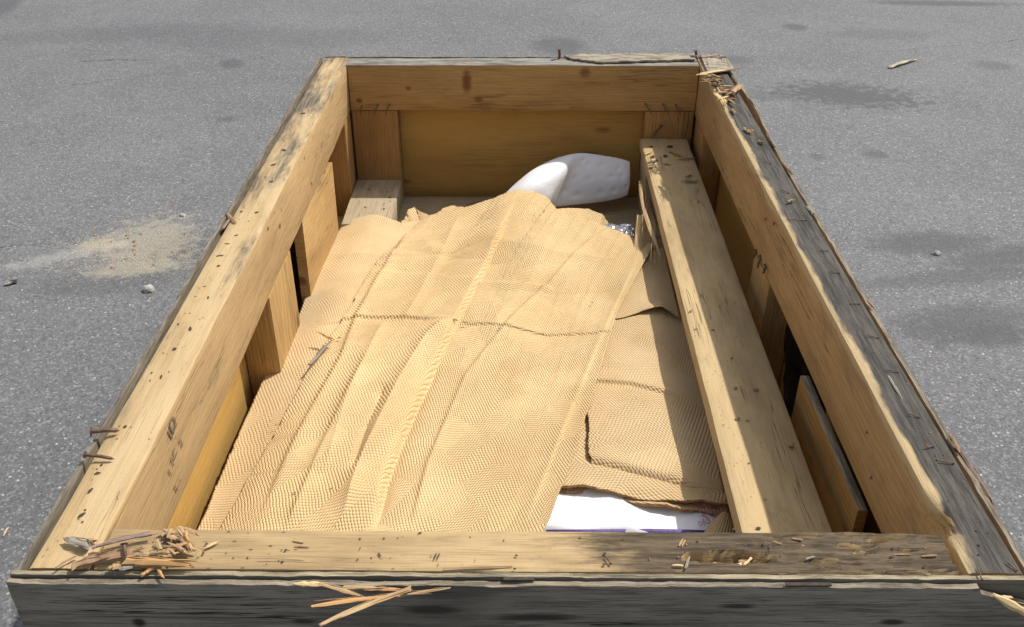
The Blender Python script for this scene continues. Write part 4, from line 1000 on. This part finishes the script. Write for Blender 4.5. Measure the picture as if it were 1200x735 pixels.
# white padding: folded quilted slab leaning on the back wall
def foam():
    rows_ = [  # (photo point, Y) down the columns, left to right; three heights each
        [(584, 236, 2.99), (590, 229, 3.00), (597, 224, 3.03)],
        [(602, 244, 2.93), (610, 222, 2.97), (622, 201, 3.07)],
        [(620, 247, 2.93), (632, 214, 2.985), (646, 187.5, 3.105)],
        [(637, 244, 2.96), (654, 208, 3.03), (667, 181, 3.13)],
        [(648, 243, 3.03), (666, 210, 3.085), (684, 179, 3.15)],
        [(690, 239, 3.08), (694, 210, 3.10), (705, 181.5, 3.16)],
        [(720, 234.5, 3.10), (723, 209, 3.115), (727, 185.5, 3.165)],
        [(736, 229, 3.11), (739, 210, 3.12), (738, 189.5, 3.165)]]
    G = np.array([[aty(u, v, Y) for (u, v, Y) in r] for r in rows_])
    nu, nv = 56, 22
    def cub(a, n):                                  # Catmull-Rom resample along axis 0
        m = len(a); out = []
        for i in range(n + 1):
            f = i / n * (m - 1); k = min(int(f), m - 2); t = f - k
            g = lambda j: a[min(max(j, 0), m - 1)]
            p0_, p1_, p2_, p3_ = g(k - 1), g(k), g(k + 1), g(k + 2)
            out.append(.5 * (2 * p1_ + (p2_ - p0_) * t + (2 * p0_ - 5 * p1_ + 4 * p2_ - p3_) * t * t + (3 * p1_ - p0_ - 3 * p2_ + p3_) * t ** 3))
        return np.array(out)
    A = cub(G, nu); A = np.stack([cub(A[i], nv) for i in range(nu + 1)])
    dU = np.gradient(A, axis=0); dV = np.gradient(A, axis=1); N = np.cross(dU, dV); N /= np.linalg.norm(N, axis=2)[..., None]
    out = N if N[nu // 2, nv // 2, 1] < 0 else -N
    U, Vv = np.meshgrid(np.linspace(0, 1, nu + 1), np.linspace(0, 1, nv + 1), indexing='ij')
    rnd_ = np.random.RandomState(3)
    h = np.zeros_like(U)
    for cu_ in np.linspace(.58, .95, 5):
        for j, cv_ in enumerate((.28, .52, .76)):
            x = cu_ + (.04 if j % 2 else 0) + rnd_.uniform(-.025, .025); cv_ = cv_ + rnd_.uniform(-.07, .07)
            h -= .010 * np.exp(-(((U - x) / .013) ** 2 + ((Vv - cv_) / .035) ** 2))
    edge_ = np.minimum(np.minimum(U, 1 - U) * 1.3, np.minimum(Vv, 1 - Vv) * .45)
    puff = .007 * np.sqrt(np.clip(edge_ / .07, 0, 1))
    wr = .003 * nfbm(U * 6, Vv * 3, 2, 2)
    front = A + out * (h + puff + wr)[..., None]
    back = A - out * (.016 + puff)[..., None]
    V = np.r_[front.reshape(-1, 3), back.reshape(-1, 3)]
    n = (nu + 1) * (nv + 1); Fc = []
    for i in range(nu):
        for j in range(nv):
            a = i * (nv + 1) + j; b = a + nv + 1
            Fc.append((a, b, b + 1, a + 1)); Fc.append((n + a, n + a + 1, n + b + 1, n + b))
    rim = [i * (nv + 1) for i in range(nu + 1)] + [nu * (nv + 1) + j for j in range(1, nv + 1)] + [i * (nv + 1) + nv for i in range(nu - 1, -1, -1)] + [j for j in range(nv - 1, 0, -1)]
    for a, b in zip(rim, rim[1:] + rim[:1]): Fc.append((a, b, n + b, n + a))
    me = mesh('padding', V, Fc, True, 0)
    bm = bmesh.new(); bm.from_mesh(me); bmesh.ops.recalc_face_normals(bm, faces=bm.faces); bm.to_mesh(me); bm.free()
    me.polygons.foreach_set('use_smooth', [True] * len(me.polygons))
    o = link('padding_sheet', me, M_foam); tag(o, 'folded white quilted padding leaning against the back end of the crate', 'padding')
    md = o.modifiers.new('soft', 'SUBSURF'); md.levels = 1; md.render_levels = 1
foam()
# white plastic bag under the stack in front
def hbag(XY, s_, q): return -.405 + .012 * nfbm(XY[:, 0] * 9, XY[:, 1] * 7, 4, 3) - .03 * np.exp(-(q / .10) ** 2) + .004 * np.sin(s_ * 14 + q * 3) - .012 * smooth(s_, .8, 1)
bb = quad_pts([(612, 632), (700, 631), (850, 640)], -.41); bt = quad_pts([(640, 560), (750, 570), (852, 592)], -.405)
bag = paper('plastic_bag', [bb[0], bt[0]], quad_pts([(850, 640), (856, 615), (852, 592)], -.41), bt, bb, M_bag, 'white plastic bag with red lettering under the front of the right paper stack', hbag, .004, 0, (0, 0), (0, 0, 0, 0), .004, cat='plastic bag')
bag.data.materials[1] = M_bag
pp = quad_pts([(640, 624.5), (720, 624.5), (828, 624)], -.41)
def text_on_bag(body, u, v, sz, ang):
    p = at(u, v, -.404); me = text_mesh(body, sz)
    link('lettering', me, M_red, bag, T(p[0], p[1], p[2] + .008) @ RZ(ang) @ RX(0.1))
text_on_bag('GATE', 825, 606, .023, math.radians(97)); text_on_bag('GATE', 839, 607, .023, math.radians(97)); text_on_bag('SI', 822, 617, .020, math.radians(97))
me = bpy.data.meshes.new('stripe')
sv = []
for (u, v, z) in [(640, 620.8, -.400), (700, 620.5, -.400), (760, 619.5, -.399), (800, 620.5, -.399), (828, 621.5, -.399)]:
    a = at(u, v, z); b = at(u, v + 9, z - .012); sv += [tuple(a), tuple(b)]
me = mesh('stripe', sv, [(2 * i, 2 * i + 1, 2 * i + 3, 2 * i + 2) for i in range(4)])
o = link('printed_stripe', me, M_purple, bag); md = o.modifiers.new('t', 'SOLIDIFY'); md.thickness = .002
# crumpled silver film, black film, added dark sheet for a shaded gap
def crumple(name, pts, z, mat, label, cat, hgt=.02, seed=0):
    bt_ = quad_pts(pts[0], z); tp_ = quad_pts(pts[1], z)
    o = paper(name, [bt_[0], tp_[0]], [bt_[-1], tp_[-1]], tp_, bt_, mat, label, lambda XY, s_, q: z + hgt * np.abs(nfbm(XY[:, 0] * 30 + seed, XY[:, 1] * 24, 3, 3)), .006, 0, (0, 0), (.004, .004, .004, .004), .001, cat=cat)
    o.data.materials[1] = mat; o.data.polygons.foreach_set('use_smooth', [False] * len(o.data.polygons))
    return o
crumple('foil_scrap', ([(703, 278), (722, 280), (742, 279)], [(703, 266), (722, 264), (742, 267)]), -.40, M_foil, 'crumpled silvery film scrap behind the right part of the big paper', 'foil scrap', .018)
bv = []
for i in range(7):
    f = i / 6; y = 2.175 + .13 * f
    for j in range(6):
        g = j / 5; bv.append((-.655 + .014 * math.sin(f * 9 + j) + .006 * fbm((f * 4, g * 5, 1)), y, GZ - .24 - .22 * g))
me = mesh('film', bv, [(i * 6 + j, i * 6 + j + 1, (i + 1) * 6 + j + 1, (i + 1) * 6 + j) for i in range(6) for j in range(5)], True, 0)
o = link('black_film_and_shade', me, M_film_and_shade); md = o.modifiers.new('t', 'SOLIDIFY'); md.thickness = .0015
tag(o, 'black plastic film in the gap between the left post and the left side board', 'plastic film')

gap_shade = o.copy(); C.objects.link(gap_shade); gap_shade.matrix_basis = Matrix(((1, 0, 0, 1.347), (0, 2.25, 0, -3.194), (0, 0, 1.3, -.076), (0, 0, 0, 1))); gap_shade['label'] = 'black sheet added as shade in the unlit gap behind the right side post'  # stretched copy added to paint the unlit gap black
# ------------------------------------------------------------------ on the asphalt
def stone(c, r, seed, mat, label):
    bm = bmesh.new(); bmesh.ops.create_icosphere(bm, subdivisions=2, radius=1)
    for v in bm.verts:
        k = 1 + .35 * fbm(v.co * 1.3 + Vector((seed, 0, 0)), 2); v.co = Vector((v.co.x * r[0] * k, v.co.y * r[1] * k, max(-.3, v.co.z) * r[2] * k))
    me = bpy.data.meshes.new('stone'); bm.to_mesh(me); bm.free()
    o = link('stone', me, mat, None, T(c[0], c[1], r[2] * .3)); tag(o, label, 'stone'); return o
stone(at(175, 341, -GZ), (.020, .017, .018), 3, M_stone, 'pale stone on the asphalt in front of the sand patch')
stone(at(1097, 298, -GZ), (.016, .012, .010), 8, M_grit, 'small grey stone on the dark stain right of the crate')
stone(at(214, 253, -GZ), (.012, .01, .008), 5, M_stone, 'tiny pale stone behind the sand patch')
def scatter(name, n, fn, size, mat, label=None, cat=None, seed=0):
    r = random.Random(seed); V, Fc = [], []
    for i in range(n):
        x, y = fn(r); s_ = size * r.uniform(.5, 1.5); b = len(V); a = r.random() * 6.28
        for j in range(4):
            t = a + j * math.pi / 2 + r.uniform(-.4, .4); V.append((x + s_ * math.cos(t) * r.uniform(.6, 1.3), y + s_ * math.sin(t), 0.0002))
        V.append((x, y, s_ * r.uniform(.5, 1.0)))
        for j in range(4): Fc.append((b + j, b + (j + 1) % 4, b + 4))
    o = link(name, mesh(name, V, Fc, False), mat); o['kind'] = 'stuff'
    if label: tag(o, label, cat)
    return o
def ground_fn(r):
    while True:
        u, v = r.uniform(-40, 1240), 735 * r.random() ** .8
        p = at(u, v, -GZ)
        if not (-.8 < p[0] < .82 and .8 < p[1] < 3.4): return p[0], p[1]
scatter('grit', 2600, ground_fn, .0030, M_grit, 'loose pale grit scattered over the asphalt', 'grit', 4)
def gauss(u, v, sx, sy):
    c = at(u, v, -GZ)
    return lambda r: (c[0] + r.gauss(0, sx), c[1] + r.gauss(0, sy))
scatter('sawdust', 5000, lambda r: gauss(*r.choice([(172, 280, .10, .12), (190, 292, .07, .10), (150, 305, .13, .06), (115, 287, .05, .04), (170, 290, .16, .2)]))(r), .0020, M_dust, 'spill of pale sand and sawdust on the asphalt left of the crate', 'sawdust', 9)
scatter('bark_crumb', 26, gauss(172, 288, .10, .13), .007, M_chip[BROWN], 'dark bark crumbs on the sand patch', 'crumbs', 12)
# dust and crumbs on the rim tops, too small to pick apart
def rim_fn(r):
    k = r.random()
    if k < .35: return r.uniform(-.675, -.602), r.uniform(1.0, 3.2)
    if k < .6: return r.uniform(-.55, .6), r.uniform(.922, .985)
    return r.uniform(.635, .70), r.uniform(1.0, 3.2)
o = scatter('rim_crumb', 200, rim_fn, .0017, M_chip[BROWN], None, None, 15)
o.parent = crate; o.matrix_parent_inverse = WM[crate.name].inverted(); o.matrix_basis = T(0, 0, GZ + .0008)
